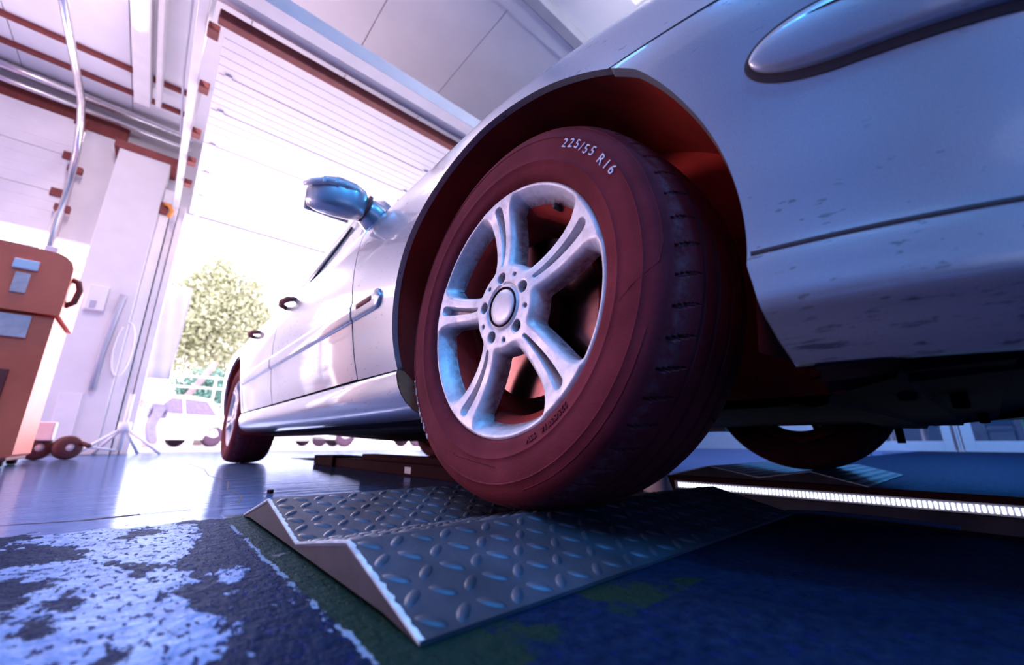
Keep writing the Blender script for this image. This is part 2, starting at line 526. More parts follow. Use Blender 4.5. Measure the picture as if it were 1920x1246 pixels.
def hermite(xs, ys):
    xs = np.asarray(xs, float); ys = np.asarray(ys, float)
    d = np.gradient(ys, xs)
    def f(x):
        x = np.clip(np.asarray(x, float), xs[0], xs[-1])
        i = np.clip(np.searchsorted(xs, x, side='right') - 1, 0, len(xs) - 2)
        h = xs[i + 1] - xs[i]; t = (x - xs[i]) / h
        return ((1 + 2 * t) * (1 - t) ** 2 * ys[i] + t * (1 - t) ** 2 * h * d[i]
                + t * t * (3 - 2 * t) * ys[i + 1] + t * t * (t - 1) * h * d[i + 1])
    return f

def resample(pts, n):
    p = np.asarray(pts, float)
    seg = np.r_[0, np.cumsum(np.linalg.norm(np.diff(p, axis=0), axis=1))]
    t = np.linspace(0, seg[-1], n)
    return np.stack([np.interp(t, seg, p[:, k]) for k in range(p.shape[1])], 1)

def copy_tree(o, parent=None):
    c = o.copy(); COL.objects.link(c); c.parent = parent
    for ch in o.children: copy_tree(ch, c)
    return c

def sstep(a, b, x):
    t = np.clip((x - a) / (b - a), 0, 1); return t * t * (3 - 2 * t)

# ------------------------------------------------------------------ the room
PX0, PX1, PY0, PY1 = 0.578, 1.34, -3.0, 3.6      # inspection pit
RX0, RX1, RY0, RY1, RH = -5.0, 11.5, -5.5, 6.0, 4.2

def build_floor():
    xs = [RX0, PX0, PX1, RX1]; ys = [RY0, PY0, PY1, RY1 + 0.25]
    v = [(x, y, 0) for y in ys for x in xs]
    f = [(j * 4 + i, j * 4 + i + 1, (j + 1) * 4 + i + 1, (j + 1) * 4 + i) for j in range(3) for i in range(3) if (i, j) != (1, 1)]
    fl = mk('floor', v, f, 'floor'); tag(fl, kind='structure', label='blue-grey painted garage floor with peeling paint')
    # open saw cut across the bay and a crack beside it
    b = B()
    pts = [(-1.6 + 0.08 * i, 0.605 + 0.012 * math.sin(i * 1.7) + 0.006 * random.uniform(-1, 1)) for i in range(17)]
    for i, ((x0, y0), (x1, y1)) in enumerate(zip(pts, pts[1:])):
        w = random.choice([0.002, 0.003, 0.006, 0.009])
        b.add([(x0, y0 - w, 0.0006), (x1, y1 - w, 0.0006), (x1, y1 + w, 0.0006), (x0, y0 + w, 0.0006)], [(0, 1, 2, 3)])
    b.mk('floor_joint', 'gap', fl)
    b = B()
    p = [(-0.23, 0.66), (-0.20, 0.82), (-0.21, 1.0), (-0.17, 1.3), (-0.19, 1.7), (-0.16, 2.2), (-0.18, 2.9)]
    for (x0, y0), (x1, y1) in zip(p, p[1:]):
        b.add([(x0 - .0015, y0, .0006), (x0 + .0015, y0, .0006), (x1 + .002, y1, .0006), (x1 - .002, y1, .0006)], [(0, 1, 2, 3)])
    b.mk('floor_crack', 'gap', fl)
    # pit
    b = B(); d = -1.5
    c = [(PX0, PY0), (PX1, PY0), (PX1, PY1), (PX0, PY1)]
    b.add([(x, y, 0) for x, y in c] + [(x, y, d) for x, y in c], [(4, 5, 6, 7)] + [(i, (i + 1) % 4, 4 + (i + 1) % 4, 4 + i) for i in range(4)])
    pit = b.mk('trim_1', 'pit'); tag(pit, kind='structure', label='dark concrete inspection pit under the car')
    for x in (PX0 - 0.0, PX1 - 0.012):
        B().box((x, PY0, -0.05), (x + 0.012, PY1, 0.004), 0.001).mk('pit_rail', 'dark_steel', pit)
build_floor()

yard = mk('yard', [(-40, RY1 + .2, -.012), (40, RY1 + .2, -.012), (40, 70, -.012), (-40, 70, -.012)], [(0, 1, 2, 3)], 'asphalt')
tag(yard, kind='structure', label='sunlit concrete yard outside the garage')

def slab(name, a, b, mat, label=None, kind='structure', parent=None, bev=0.0):
    o = B().box(a, b, bev).mk(name, mat, parent)
    if parent is None: tag(o, label, kind=kind)
    return o

# door wall with two bays
D1 = (-0.55, 3.3, 3.08); D2 = (-4.3, -1.27, 3.75)
def door_wall():
    b = B(); y0, y1 = RY1, RY1 + 0.22
    b.box((RX0, y0, 0), (D2[0], y1, RH)); b.box((D2[0], y0, D2[2]), (D2[1], y1, RH))
    b.box((D2[1], y0, 0), (D1[0], y1, RH)); b.box((D1[0], y0, D1[2]), (D1[1], y1, RH))
    b.box((D1[1], y0, 0), (RX1, y1, RH))
    w = b.mk('wall_door', 'wall'); tag(w, 'white garage wall with two vehicle bays', kind='structure')
door_wall()
slab('wall_back', (RX0, RY0 - .2, 0), (RX1, RY0, RH), 'blue_wall', 'unseen front wall of the hall, coloured blue to tint reflections in the car')
slab('wall_left', (RX0 - .2, 0.6, 0), (RX0, RY1 + .2, RH), 'wall', 'white side wall of the hall next to the door bays')
slab('wall_side', (RX0 - .2, RY0, 0), (RX0, 0.6, RH), 'blue_wall', 'unseen side wall of the hall, coloured blue to tint reflections in the car')

# ceiling: white sandwich panels running towards the door, steel purlins across
ceil = slab('ceiling', (RX0, RY0, RH + .02), (RX1, RY1, RH + .1), 'beam', 'white panelled garage ceiling')
for i in range(16):
    x0 = -4.97 + i * 0.92 + 0.03
    B().box((x0, RY0, RH - .02), (x0 + 0.912, RY1, RH + .018), 0.004).mk('panel', 'ceiling', ceil)
for nm, y, z, w, h, mt in (('purlin', 1.42, RH - 0.16, 0.10, 0.14, 'beam'), ('purlin', 1.57, RH - 0.07, 0.16, 0.05, 'ceiling'), ('purlin', -1.2, RH - 0.16, 0.12, 0.14, 'beam')):
    B().box((RX0, y, z), (RX1, y + w, z + h), 0.006).mk(nm, mt, ceil)
# header frame that carries the near end of the overhead door
hd = empty('trim_2', (1.3, 2.3, 3.1), 'white header beam and rail above the raised door', kind='structure')
B().box((-0.9, 2.16, 3.04), (3.6, 2.28, 3.17), 0.006).mk('beam', 'white_metal', hd)
B().box((-0.9, 2.29, 3.06), (3.6, 2.36, 3.30), 0.006).mk('beam', 'beam', hd)
B().box((-0.9, 2.36, 3.10), (3.6, 2.44, 3.24), 0.006).mk('beam', 'white_metal', hd)
for x in (-0.85, 3.5):
    B().box((x, 2.19, 3.16), (x + .05, 2.25, RH), 0.004).mk('hanger', 'beam', hd)

# raised sectional door: panels hang level under the ceiling
dr = empty('door_1', (1.35, 5.9, 3.0), 'raised white sectional garage door hanging level under the ceiling', kind='structure')
ys = [2.52, 3.01, 3.49, 4.05, 4.62, 5.2, 5.76]
for i, (a, c) in enumerate(zip(ys, ys[1:])):
    b = B(); n = 5; prof = []
    for k in range(n):                       # pressed ribs along the panel
        y = a + .006 + (c - a - .012) * k / n; d = (c - a - .012) / n
        prof += [(y, 3.0), (y + d * .86, 3.0), (y + d * .90, 3.0025), (y + d * .96, 3.0025)]
    prof += [(c - .006, 3.0), (c - .006, 3.045), (a + .006, 3.045)]
    b.prism(prof, -0.5, 3.25, lambda p, h: (h, p[0], p[1]))
    b.mk('panel', 'door_panel', dr)
    for x in (-0.45, 1.35, 3.15):
        B().box((x, c - .03, 2.985), (x + .05, c + .03, 3.001), .002).mk('hinge', 'white_metal', dr)
B().box((-0.55, 2.44, 2.985), (3.3, 2.52, 3.06), 0.01).mk('end_rail', 'rust', dr)

def track(x, side):
    t = empty('door_track', (x, 4.2, 0), ('white steel roller track at the left edge of the raised door' if side < 0 else 'white steel roller track at the far edge of the raised door behind the car'), 'track', 'tracks of the raised door')
    pts = [(x, 1.9, 3.07), (x, 5.3, 3.07)] + [(x, 5.3 + .5 * math.sin(a), 2.57 + .5 * math.cos(a)) for a in np.linspace(.2, math.pi / 2, 7)] + [(x, 5.8, 0.0)]
    b = B()
    for p, q in zip(pts, pts[1:]):
        p, q = Vector(p), Vector(q); d = (q - p); L = d.length; 
        r = d.to_track_quat('Y', 'Z').to_matrix()
        b.box((p.x - .03, p.y, p.z - .022), (p.x + .03, p.y + L + .004, p.z + .022), 0.004, r, p)
    b.mk('rail', 'white_metal', t)
    for y in (2.6, 3.25, 3.95, 4.5, 5.0):
        B().box((x - .05 * side * 0 + .04, y, 3.0), (x + .11, y + .10, 3.06), .006).mk('roller_bracket', 'rust', t)
    for y in (2.0, 3.4, 4.8):
        B().box((x - .02, y, 3.09), (x + .01, y + .04, RH - .02)).mk('hanger', 'white_metal', t)
track(-0.64, -1); track(3.42, 1)

# red-oxide rails under the ceiling beside the left bay
for y, z in ((5.0, RH - .07), (5.42, RH - .07)): B().box((RX0, y, z), (-0.75, y + .045, z + .05), .004).mk('rail', 'rust', ceil)
ln = slab('trim_5', (RX0, 5.93, 3.76), (-1.25, 5.995, 3.98), 'rust', 'red-brown strip above the left bay standing in for dark red shading')  # slab paints in the dark red shading over the left bay
slab('trim_6', (-1.60, 5.93, 2.34), (-1.25, 6.0, 3.75), 'wall', 'white wall strip between the left door and the column')
# second bay: door half raised in its frame
d2 = empty('door_2', (-2.8, 5.95, 0), 'half raised white sectional door of the left bay', kind='structure')
for i in range(3):
    z0 = 2.36 + i * 0.48
    b = B(); prof = []
    for k in range(4):
        z = z0 + .005 + .47 * k / 4; d = .47 / 4
        prof += [(5.88, z), (5.88, z + d * .88), (5.883, z + d * .91), (5.883, z + d * .97)]
    prof += [(5.88, z0 + .475), (5.93, z0 + .475), (5.93, z0 + .005)]
    b.prism(prof, -4.3, -1.62, lambda p, h: (h, p[0], p[1])); b.mk('panel', 'door_panel', d2)
    B().box((-1.70, 5.85, z0 + .43), (-1.60, 5.89, z0 + .52), .005).mk('hinge', 'rust', d2)
t = empty('door_track', (-1.55, 4.5, 0), 'curved galvanised roller track beside the half raised left door', 'track')
B().tube([(-1.53, 2.6, 3.55), (-1.53, 4.6, 3.55), (-1.53, 5.0, 3.54), (-1.54, 5.3, 3.45), (-1.55, 5.55, 3.25), (-1.555, 5.72, 2.95), (-1.56, 5.78, 2.5), (-1.56, 5.78, 0.0)], 0.032, 8).mk('rail', 'chrome', t, True)
for z in (2.6, 3.1): B().box((-1.62, 5.76, z), (-1.50, 5.84, z + .07), .005).mk('roller_bracket', 'rust', t)

# column between the bays, its trim and plumbing
col = empty('trim_3', (-0.95, 5.8, 0), 'white column between the two door bays', kind='structure')
B().box((-1.25, 5.62, 0), (-0.78, 6.0, 3.55), 0.012).mk('shaft', 'wall', col)
B().box((-0.78, 5.70, 0), (-0.68, 6.0, 3.2), 0.006).mk('side_strip', 'white_metal', col)
B().box((-1.15, 5.60, 0.02), (-0.98, 5.62, 0.62), 0.004).mk('kick_plate', 'white_metal', col)
B().box((-0.66, 5.82, 0), (-0.60, 6.0, 3.05), 0.004).mk('jamb', 'beam', col)
B().box((-0.60, 5.74, 0), (-0.535, 6.0, 3.05), 0.004).mk('jamb', 'white_metal', col)
B().box((-1.3, 5.6, 3.5), (-0.72, 6.0, 3.6), 0.01).mk('capital', 'rust', col)
for i, (z, r) in enumerate(((4.17, .05), (4.02, .032))):
    pp = B().tube([(-5.0, 5.80 + .02 * i, z - .02), (-0.64, 5.80 + .02 * i, z - .10)], r, 12).mk('pipe', 'chrome', None, True)
    tag(pp, ('thick galvanised pipe running along the top of the door wall', 'thinner galvanised pipe just under the thick wall pipe')[i], 'pipe')
tag(B().tube([(-0.93, 5.59, 0.66), (-0.93, 5.59, 1.05), (-0.90, 5.58, 1.5), (-0.88, 5.585, 1.72)], .028, 10).mk('drain_pipe', 'beam', None, True), 'grey pipe running down the front of the white column', 'pipe')
k = empty('wall_hook', (-0.72, 5.66, 2.85), 'small orange and brown bracket high on the white column', 'bracket')
B().box((-0.78, 5.66, 2.85), (-0.70, 5.70, 3.0), .01).mk('plate', 'rust', k)
B().tube([(-0.74, 5.66, 2.97), (-0.70, 5.60, 2.95), (-0.66, 5.60, 2.88), (-0.68, 5.62, 2.80)], .022, 8).mk('hook', 'orange', k, True)
hose = B().tube([(-0.80, 5.56, 1.6 - .55 * math.sin(a) * 1.0) if False else (-0.775 + .075 * math.cos(a), 5.60, 1.12 + .30 * math.sin(a)) for a in np.linspace(2.2, 2.2 + 2 * math.pi * .92, 24)], .011, 8).mk('coiled_cable', 'white_metal', None, True)
tag(hose, 'loop of white cable hung on the column', 'cable')
bx = empty('switch_box', (-1.10, 5.6, 1.5), 'small white switch box on the front of the column', 'switch')
B().box((-1.16, 5.56, 1.50), (-1.0, 5.62, 1.78), .012).mk('case', 'white_metal', bx)
B().box((-1.12, 5.552, 1.52), (-1.07, 5.561, 1.60), .004).mk('button', 'beam', bx)

# white hanging sheet beside the jamb
b = B(); nx, nz = 10, 8; vv = []; ff = []
for j in range(nz + 1):
    for i in range(nx + 1):
        x = -0.60 + 0.32 * i / nx - .05 * (j == 0) * 0; z = 0.93 + 1.30 * j / nz
        vv.append((x + (-0.04 * (1 - j / nz) ** 2 if i == nx else 0), 6.52 + .012 * math.sin(i * 1.3 + j * .6), z))
for j in range(nz):
    for i in range(nx): ff.append((j * (nx + 1) + i, j * (nx + 1) + i + 1, (j + 1) * (nx + 1) + i + 1, (j + 1) * (nx + 1) + i))
bs = empty('banner_stand', (-0.45, 6.52, -.012), 'plain white sheet on a slim stand outside next to the door jamb', 'banner')
B().tube([(-0.605, 6.53, -.012), (-0.605, 6.53, 2.24)], .012, 8).mk('pole', 'white_metal', bs, True)
B().box((-0.72, 6.42, -.012), (-0.49, 6.64, .006), .004).mk('base_plate', 'white_metal', bs)
sh = mk('sheet', vv, ff, 'white_metal', bs, True)
so = sh.modifiers.new('thickness', 'SOLIDIFY'); so.thickness = 0.006


# ceiling lamps
def strip_light(loc, length, label, axis='Y', z=RH - .04, group='strip lights under the ceiling'):
    x, y = loc
    L = empty('strip_light', (x, y, z), label, 'light', group)
    d = (0, length / 2) if axis == 'Y' else (length / 2, 0); w = (.09, 0) if axis == 'Y' else (0, .09)
    B().box((x - d[0] - w[0], y - d[1] - w[1], z - .06), (x + d[0] + w[0], y + d[1] + w[1], z), .008).mk('housing', 'white_metal', L)
    for s in (-1, 1):
        o = (.045 * s, 0) if axis == 'Y' else (0, .045 * s)
        B().tube([(x + o[0] - d[0] * .95, y + o[1] - d[1] * .95, z - .075), (x + o[0] + d[0] * .95, y + o[1] + d[1] * .95, z - .075)], .014, 8).mk('tube', 'tube', L, True)
    return L
# long trunking at upper left with its lit tube
tr = empty('light_trunking', (-1.15, 4.2, RH), 'white square light trunking running towards the door wall', 'light')
B().box((-1.20, 2.0, RH - .28), (-1.06, 5.25, RH - .12), .01).mk('channel', 'white_metal', tr)
B().box((-1.02, 2.0, RH - .24), (-0.97, 5.25, RH - .10), .01).mk('channel', 'white_metal', tr)
B().box((-1.17, 2.2, RH - .31), (-1.12, 4.05, RH - .275), .012).mk('tube', 'tube', tr)
for y in (2.4, 4.9): B().box((-1.16, y, RH - .13), (-1.10, y + .06, RH - .02)).mk('bracket', 'white_metal', tr)
strip_light((-2.6, -1.6), 1.5, 'strip light under the ceiling behind the viewer, nearest the left wall')
strip_light((-1.2, -2.4), 1.5, 'strip light under the ceiling behind the viewer, second from the left wall')
strip_light((0.6, -2.4), 1.5, 'strip light under the ceiling ahead of the car nose')
strip_light((-2.6, 1.2), 1.5, 'strip light under the ceiling to the left of the car')
strip_light((4.5, -0.5), 1.5, 'strip light under the ceiling beyond the car')
strip_light((8.0, -0.5), 1.5, 'strip light under the ceiling nearest the glazed doors')
sl = empty('ceiling_fill_fixture', (1.7, -0.1, 3.4), 'added unseen fill fixture hung above the bonnet of the silver car', 'light')  # housing added out of view for the ceiling fill
B().box((1.54, -0.85, 3.42), (1.86, 0.65, 3.48), .01).mk('housing', 'white_metal', sl)
for y in (-0.7, 0.5): B().tube([(1.7, y, 3.47), (1.7, y, RH - .02)], .004, 6).mk('wire', 'beam', sl)
wr = B().tube([(-0.80, 3.0, RH - .02), (-0.79, 3.4, RH - .2), (-0.77, 4.1, RH - .5), (-0.70, 4.6, RH - .9)], .010, 8).mk('cable', 'beam', None, True)
tag(wr, 'thin grey cable sagging from the ceiling beside the door track', 'cable')

wl = empty('left_fill_fixture', (-4.98, 3.4, 0.6), 'added unseen fill light panel on the left wall', 'light')  # case added out of view to go with the left fill light
B().box((-5.0, 2.7, 0.6), (-4.80, 4.1, 1.4), .02).mk('case', 'white_metal', wl)
B().box((-4.80, 2.76, 0.66), (-4.785, 4.04, 1.34), .005).mk('diffuser', 'white_metal', wl)

for i, x in enumerate((-4.2, -3.1, -2.0, -0.9)):  # pale cabinets added out of view for the wing mirror to reflect
    cb_ = empty('reflector_cabinet', (x, -5.2, 0), 'unseen white cabinet added behind the viewer as a reflector, %s from the left wall' % ('first', 'second', 'third', 'fourth')[i], 'cabinet', 'added reflector cabinets along the front wall')
    B().box((x - .53, RY0 + .01, .02), (x + .53, -4.95, 2.4), .01).mk('body', 'white_metal', cb_)
    for sx_ in (-1, 1):
        d_ = B().box((x + sx_ * .265 - .255, -4.95, .10), (x + sx_ * .265 + .255, -4.93, 2.34), .006).mk('door', 'white_metal', cb_)
        B().box((x + sx_ * .05 - .01, -4.93, 1.1), (x + sx_ * .05 + .01, -4.90, 1.3), .004).mk('handle', 'chrome', d_)
# glazed wall across the hall
def right_wall():
    X = RX1
    b = B()
    b.box((X, RY0, 0), (X + .2, -3.2, RH)); b.box((X, -3.2, 2.4), (X + .2, 1.3, RH)); b.box((X, 1.3, 0), (X + .2, RY1, RH))
    tag(b.mk('wall_right', 'frame_white'), 'white wall with glazed doors across the hall', kind='structure')
    for n, (y0, y1) in enumerate(((-0.04, 1.22), (-1.75, -0.17), (-3.2, -1.85))):
        d = empty('door_%d' % (3 + n), (X + .05, (y0 + y1) / 2, 0), ('white framed glazed door nearest the far front tyre', 'white framed glazed door with the green locker behind it', 'white framed glazed door at the far right')[n], kind='structure')
        for (a, c) in (((y0, 0), (y0 + .13, 2.3)), ((y1 - .16, 0), (y1, 2.3)), ((y0 + .13, 0), (y1 - .16, .2)), ((y0 + .13, 2.15), (y1 - .16, 2.3))):
            B().box((X - .02, a[0], a[1]), (X + .05, c[0], c[1]), .008).mk('frame', 'frame_white', d)
        B().box((X + .01, y0 + .12, .19), (X + .02, y1 - .15, 2.16)).mk('pane', 'pane', d)
    for y in (-0.10, -0.135, -1.80):
        B_ = B().box((X - .01, y - .012, 0), (X + .04, y + .012, 2.4), .004).mk('trim_4', 'frame_white'); tag(B_, 'slim white post between the glazed doors', kind='structure')
    tag(B().box((X - .015, 1.26, .35), (X, 1.30, .50), .006).mk('door_latch', 'beam'), 'small grey latch plate on the white wall by the glazed door', 'latch')
    bk = B(); bk.box((X + 3.0, RY0, -.01), (X + 3.1, 3, RH)); bk.box((X + .2, RY0, -.03), (X + 3.0, 3, -.001))
    tag(bk.mk('wall_office', 'navy'), 'dark office wall and floor seen through the glazed doors', kind='structure')
    g = empty('green_locker', (X + .5, -1.15, 0), 'green metal locker standing behind the glazed door', 'locker')
    B().box((X + .3, -1.08, .22), (X + .6, -0.98, 1.7), .01).mk('door', 'green', g); B().box((X + .3, -1.5, .22), (X + .6, -1.15, 1.7), .01).mk('body', 'green', g)
    B().box((X + .32, -1.5, 0), (X + .58, -0.98, .23), .01).mk('plinth', 'navy', g)
    ch = empty('office_chair', (X + .8, -0.6, 0), 'dark office chair frame behind the glazed door', 'chair')
    B().box((X + .6, -0.9, .38), (X + 1.0, -0.5, .46), .03).mk('seat', 'navy', ch); B().box((X + .95, -0.9, .5), (X + 1.0, -0.5, .95), .03).mk('backrest', 'navy', ch)
    for yy in (-0.88, -0.52):
        for xx in (X + .62, X + .97): B().tube([(xx, yy, 0), (xx, yy, .5)], .016, 8).mk('leg', 'dark_steel', ch, True)
    ch = empty('office_table', (X + .7, 0.6, 0), 'blue-grey table behind the glazed door', 'table')
    B().box((X + .4, .35, .50), (X + 1.0, .95, .54), .01).mk('table_top', 'beam', ch)
    for yy in (.4, .9):
        for xx in (X + .45, X + .95): B().box((xx - .02, yy - .02, 0), (xx + .02, yy + .02, .5)).mk('leg', 'beam', ch)
    cu = B().box((X + .5, .14, 0), (X + 1.2, .30, 1.6), .02).mk('dark_cabinet', 'navy'); tag(cu, 'dark narrow cabinet behind the glazed door beside the table', 'cabinet')
right_wall()
# ------------------------------------------------------------------ wheels
def smax(a, b, k):
    h = np.clip(0.5 + 0.5 * (a - b) / k, 0, 1)
    return b + (a - b) * h + k * h * (1 - h)

PAIR0 = math.radians(24)
def rim_sdf(x, y):
    """distance to the nearest opening of the wheel face (negative inside)"""
    r = np.hypot(x, y); a = np.arctan2(y, x)
    k = (a - PAIR0) / (2 * math.pi / 5); da = (k - np.round(k)) * (2 * math.pi / 5)
    dp = r * np.abs(np.sin(da))
    w = np.interp(r, [.05, .08, .12, .16, .185, .2, .215], [.023, .0235, .0255, .0285, .0325, .039, .050])
    s = smax(smax(r - .2125, .078 - r, .012), w - dp, .010)
    lug = np.full_like(r, 1.0); kind = np.zeros(r.shape, int)
    for i in range(5):
        an = PAIR0 + i * 2 * math.pi / 5
        lug = np.minimum(lug, np.hypot(x - .056 * math.cos(an), y - .056 * math.sin(an)) - .0105)
        an += math.pi / 5
        lug = np.minimum(lug, np.hypot(x - .060 * math.cos(an), y - .060 * math.sin(an)) - .0042)
    return s, lug

def slot_sdf(x, y):
    r = np.hypot(x, y); a = np.arctan2(y, x)
    k = (a - PAIR0) / (2 * math.pi / 5); da = (k - np.round(k)) * (2 * math.pi / 5)
    px, py = r * np.cos(da), r * np.abs(np.sin(da))
    t = np.clip((px - .084) / (.196 - .084), 0, 1)
    return np.hypot(px - (.084 + t * .112), py) - (.0028 + .0062 * t)

def rim_mesh():
    nr, na = 118, 800
    rr = np.linspace(.034, .2205, nr); aa = np.linspace(0, 2 * math.pi, na, endpoint=False)
    R, A = np.meshgrid(rr, aa, indexing='ij')
    x, y = R * np.cos(A), R * np.sin(A)
    f = lambda x, y: np.minimum(*rim_sdf(x, y))
    e = 2e-4
    for _ in range(3):                                  # snap the grid to the edges of the openings
        s = f(x, y)
        gx = (f(x + e, y) - f(x - e, y)) / (2 * e); gy = (f(x, y + e) - f(x, y - e)) / (2 * e)
        g2 = np.maximum(gx * gx + gy * gy, .05)
        near = (np.abs(s) < .0011)
        near[0, :] = False; near[-1, :] = False
        x = np.where(near, x - s * gx / g2, x); y = np.where(near, y - s * gy / g2, y)
    s = f(x, y); sw, sl = rim_sdf(x, y); ss = slot_sdf(x, y); r = np.hypot(x, y)
    z = hermite([.03, .045, .07, .1, .14, .18, .2, .212, .2165, .2205], [-.004, -.003, -.004, -.010, -.012, -.007, -.002, .0, .0, -.004])(r)
    z = z - .006 * (1 - np.clip(sw / .009, 0, 1)) ** 2 * (sw < .009)
    z = z - .0015 * (1 - np.clip(sl / .003, 0, 1)) ** 2
    z = z - .022 * sstep(.0015, -.0045, ss)
    # raised soft shoulder of the spokes near the hub
    z = z - .004 * np.exp(-((r - .041) / .003) ** 2)
    V = np.stack([x, y, z], -1).reshape(-1, 3).tolist()
    idx = np.arange(nr * na).reshape(nr, na)
    q = np.stack([idx[:-1, :], np.roll(idx, -1, 1)[:-1, :], np.roll(idx, -1, 1)[1:, :], idx[1:, :]], -1).reshape(-1, 4)
    sf = s.reshape(-1); keep = sf[q].mean(1) > 1e-5
    F = q[keep]
    # walls of the openings
    ed = np.concatenate([F[:, [i, (i + 1) % 4]] for i in range(4)])
    key = np.sort(ed, 1); code = key[:, 0].astype(np.int64) * (nr * na) + key[:, 1]
    u, inv, cnt = np.unique(code, return_inverse=True, return_counts=True)
    be = ed[cnt[inv] == 1]
    rad = np.hypot(x, y).reshape(-1)
    be = be[(rad[be].min(1) > .0345) & (rad[be].max(1) < .2203)]
    swf, slf = sw.reshape(-1), sl.reshape(-1)
    gx = ((f(x + e, y) - f(x - e, y)) / (2 * e)).reshape(-1); gy = ((f(x, y + e) - f(x, y - e)) / (2 * e)).reshape(-1)
    F = [tuple(t) for t in F.tolist()]; zf = z.reshape(-1); xf, yf = x.reshape(-1), y.reshape(-1)
    nf = len(F); fm = [0] * nf
    ring = {}
    for v in np.unique(be):
        isl = slf[v] < swf[v]
        g = math.hypot(gx[v], gy[v]) or 1
        outer = sstep(.185, .208, rad[v])
        rows = [(0, 0.0)] if False else []
        if isl: rows = [(.0, .006), (.0005, .028)]
        else: rows = [(.0010 + .002 * outer, .004), (.0020 + .007 * outer, .016), (.0026 + .015 * outer, .030)]
        ids = [v]
        for (t, d) in rows:
            ids.append(len(V)); V.append((xf[v] - gx[v] / g * t, yf[v] - gy[v] / g * t, zf[v] - d))
        ring[v] = ids
    for a, b2 in be.tolist():
        ra, rb = ring[a], ring[b2]
        for k in range(min(len(ra), len(rb)) - 1):
            F.append((rb[k], ra[k], ra[k + 1], rb[k + 1]))
    return V, F

def tyre_mesh():
    half = [(.2195, -.010), (.2225, -.002), (.2265, .0035), (.232, .0065), (.2385, .0085), (.2445, .0100), (.2475, .0122), (.2495, .0132), (.2515, .0122),
            (.258, .0128), (.268, .0136), (.278, .0136), (.284, .0130), (.2855, .0142), (.287, .0126), (.294, .0105), (.300, .0078), (.305, .0040), (.3095, -.0015), (.3130, -.0080),
            (.3160, -.0148), (.3182, -.0216), (.3200, -.0280), (.3213, -.0340), (.3224, -.0400), (.3233, -.0460)]
    c = -.105
    tread = [(.3240, -.0505), (.3242, -.0525), (.3175, -.0535), (.3175, -.0595), (.3248, -.0605), (.3255, -.070), (.3260, -.0815), (.3190, -.0825), (.3190, -.0905), (.3262, -.0915), (.3265, -.0985)]
    prof = half + tread
    prof = prof + [(.3266, c)] + [(r, 2 * c - z) for r, z in prof[::-1]]
    NS = 54; sub = 26; na = NS * sub
    V = []; F = []
    for i, (r0, z) in enumerate(prof):
        zz = z if z > c else 2 * c - z
        for k in range(na):
            a = 2 * math.pi * k / na; r = r0
            ph = (k / sub + (0 if z > c else .5) + 9.0 * (zz + .03) + 90 * (zz + .03) ** 2) % 1.0
            if -.048 < zz < -.012 and ph < 1.6 / sub: r -= .0065                # shoulder sipes
            if -.075 < zz < -.062 and ph < 1.01 / sub and k % 2 == 0: r -= .001
            V.append((r * math.cos(a), r * math.sin(a), z))
    n = len(prof)
    for i in range(n - 1):
        for k in range(na):
            k2 = (k + 1) % na
            F.append((i * na + k, i * na + k2, (i + 1) * na + k2, (i + 1) * na + k))
    return V, F

SIDE = hermite([.2225, .232, .2445, .2485, .252, .268, .278, .287, .294, .300, .305, .313], [-.002, .0065, .010, .0115, .0118, .0136, .0136, .0126, .0105, .0078, .0040, -.0080])

def text_mesh(body, size, bold=0.0, spacing=1.0):
    cu = bpy.data.curves.new('t', 'FONT'); cu.body = body; cu.size = size; cu.align_x = 'CENTER'; cu.align_y = 'CENTER'; cu.offset = bold; cu.space_character = spacing
    cu.resolution_u = 3
    o = bpy.data.objects.new('t', cu); COL.objects.link(o)
    dg = bpy.context.evaluated_depsgraph_get(); dg.update()
    me = bpy.data.meshes.new_from_object(o.evaluated_get(dg))
    v = np.array([p.co[:] for p in me.vertices]); f = [tuple(p.vertices) for p in me.polygons]
    bpy.data.objects.remove(o); bpy.data.curves.remove(cu); bpy.data.meshes.remove(me)
    return v, f

def sidewall_text(name, body, size, rad, mid_deg, mat, parent, raise_=.0012, stretch=1.0, wobble=0.0, bold=0.0, spacing=1.0):
    v, f = text_mesh(body, size, bold, spacing)
    a = math.radians(mid_deg) - v[:, 0] * stretch / rad        # clockwise, letter tops outwards
    r = rad + v[:, 1] + wobble * np.sin(v[:, 0] * 140)
    out = np.stack([r * np.cos(a), r * np.sin(a), SIDE(r) + raise_], 1)
    n = len(v)
    V = np.vstack([out, out - np.array([0, 0, .002])])
    F = list(f)
    cnt = {}
    for q in f:
        for i in range(len(q)):
            e = (q[i], q[(i + 1) % len(q)]); cnt[e] = 1
    for (p, q) in cnt:
        if (q, p) not in cnt: F.append((q, p, p + n, q + n))
    return mk(name, V, F, mat, parent, local=True)

RV, RF = rim_mesh()
TV, TF = tyre_mesh()
E3 = (Vector((0, 0, 0)), Vector((0, 0, 1)), Vector((1, 0, 0)), Vector((0, 1, 0)))
car = empty('car', (0.88, 1.427, 0), 'silver saloon car standing over the pit with its front wheels on steel plates', 'car')

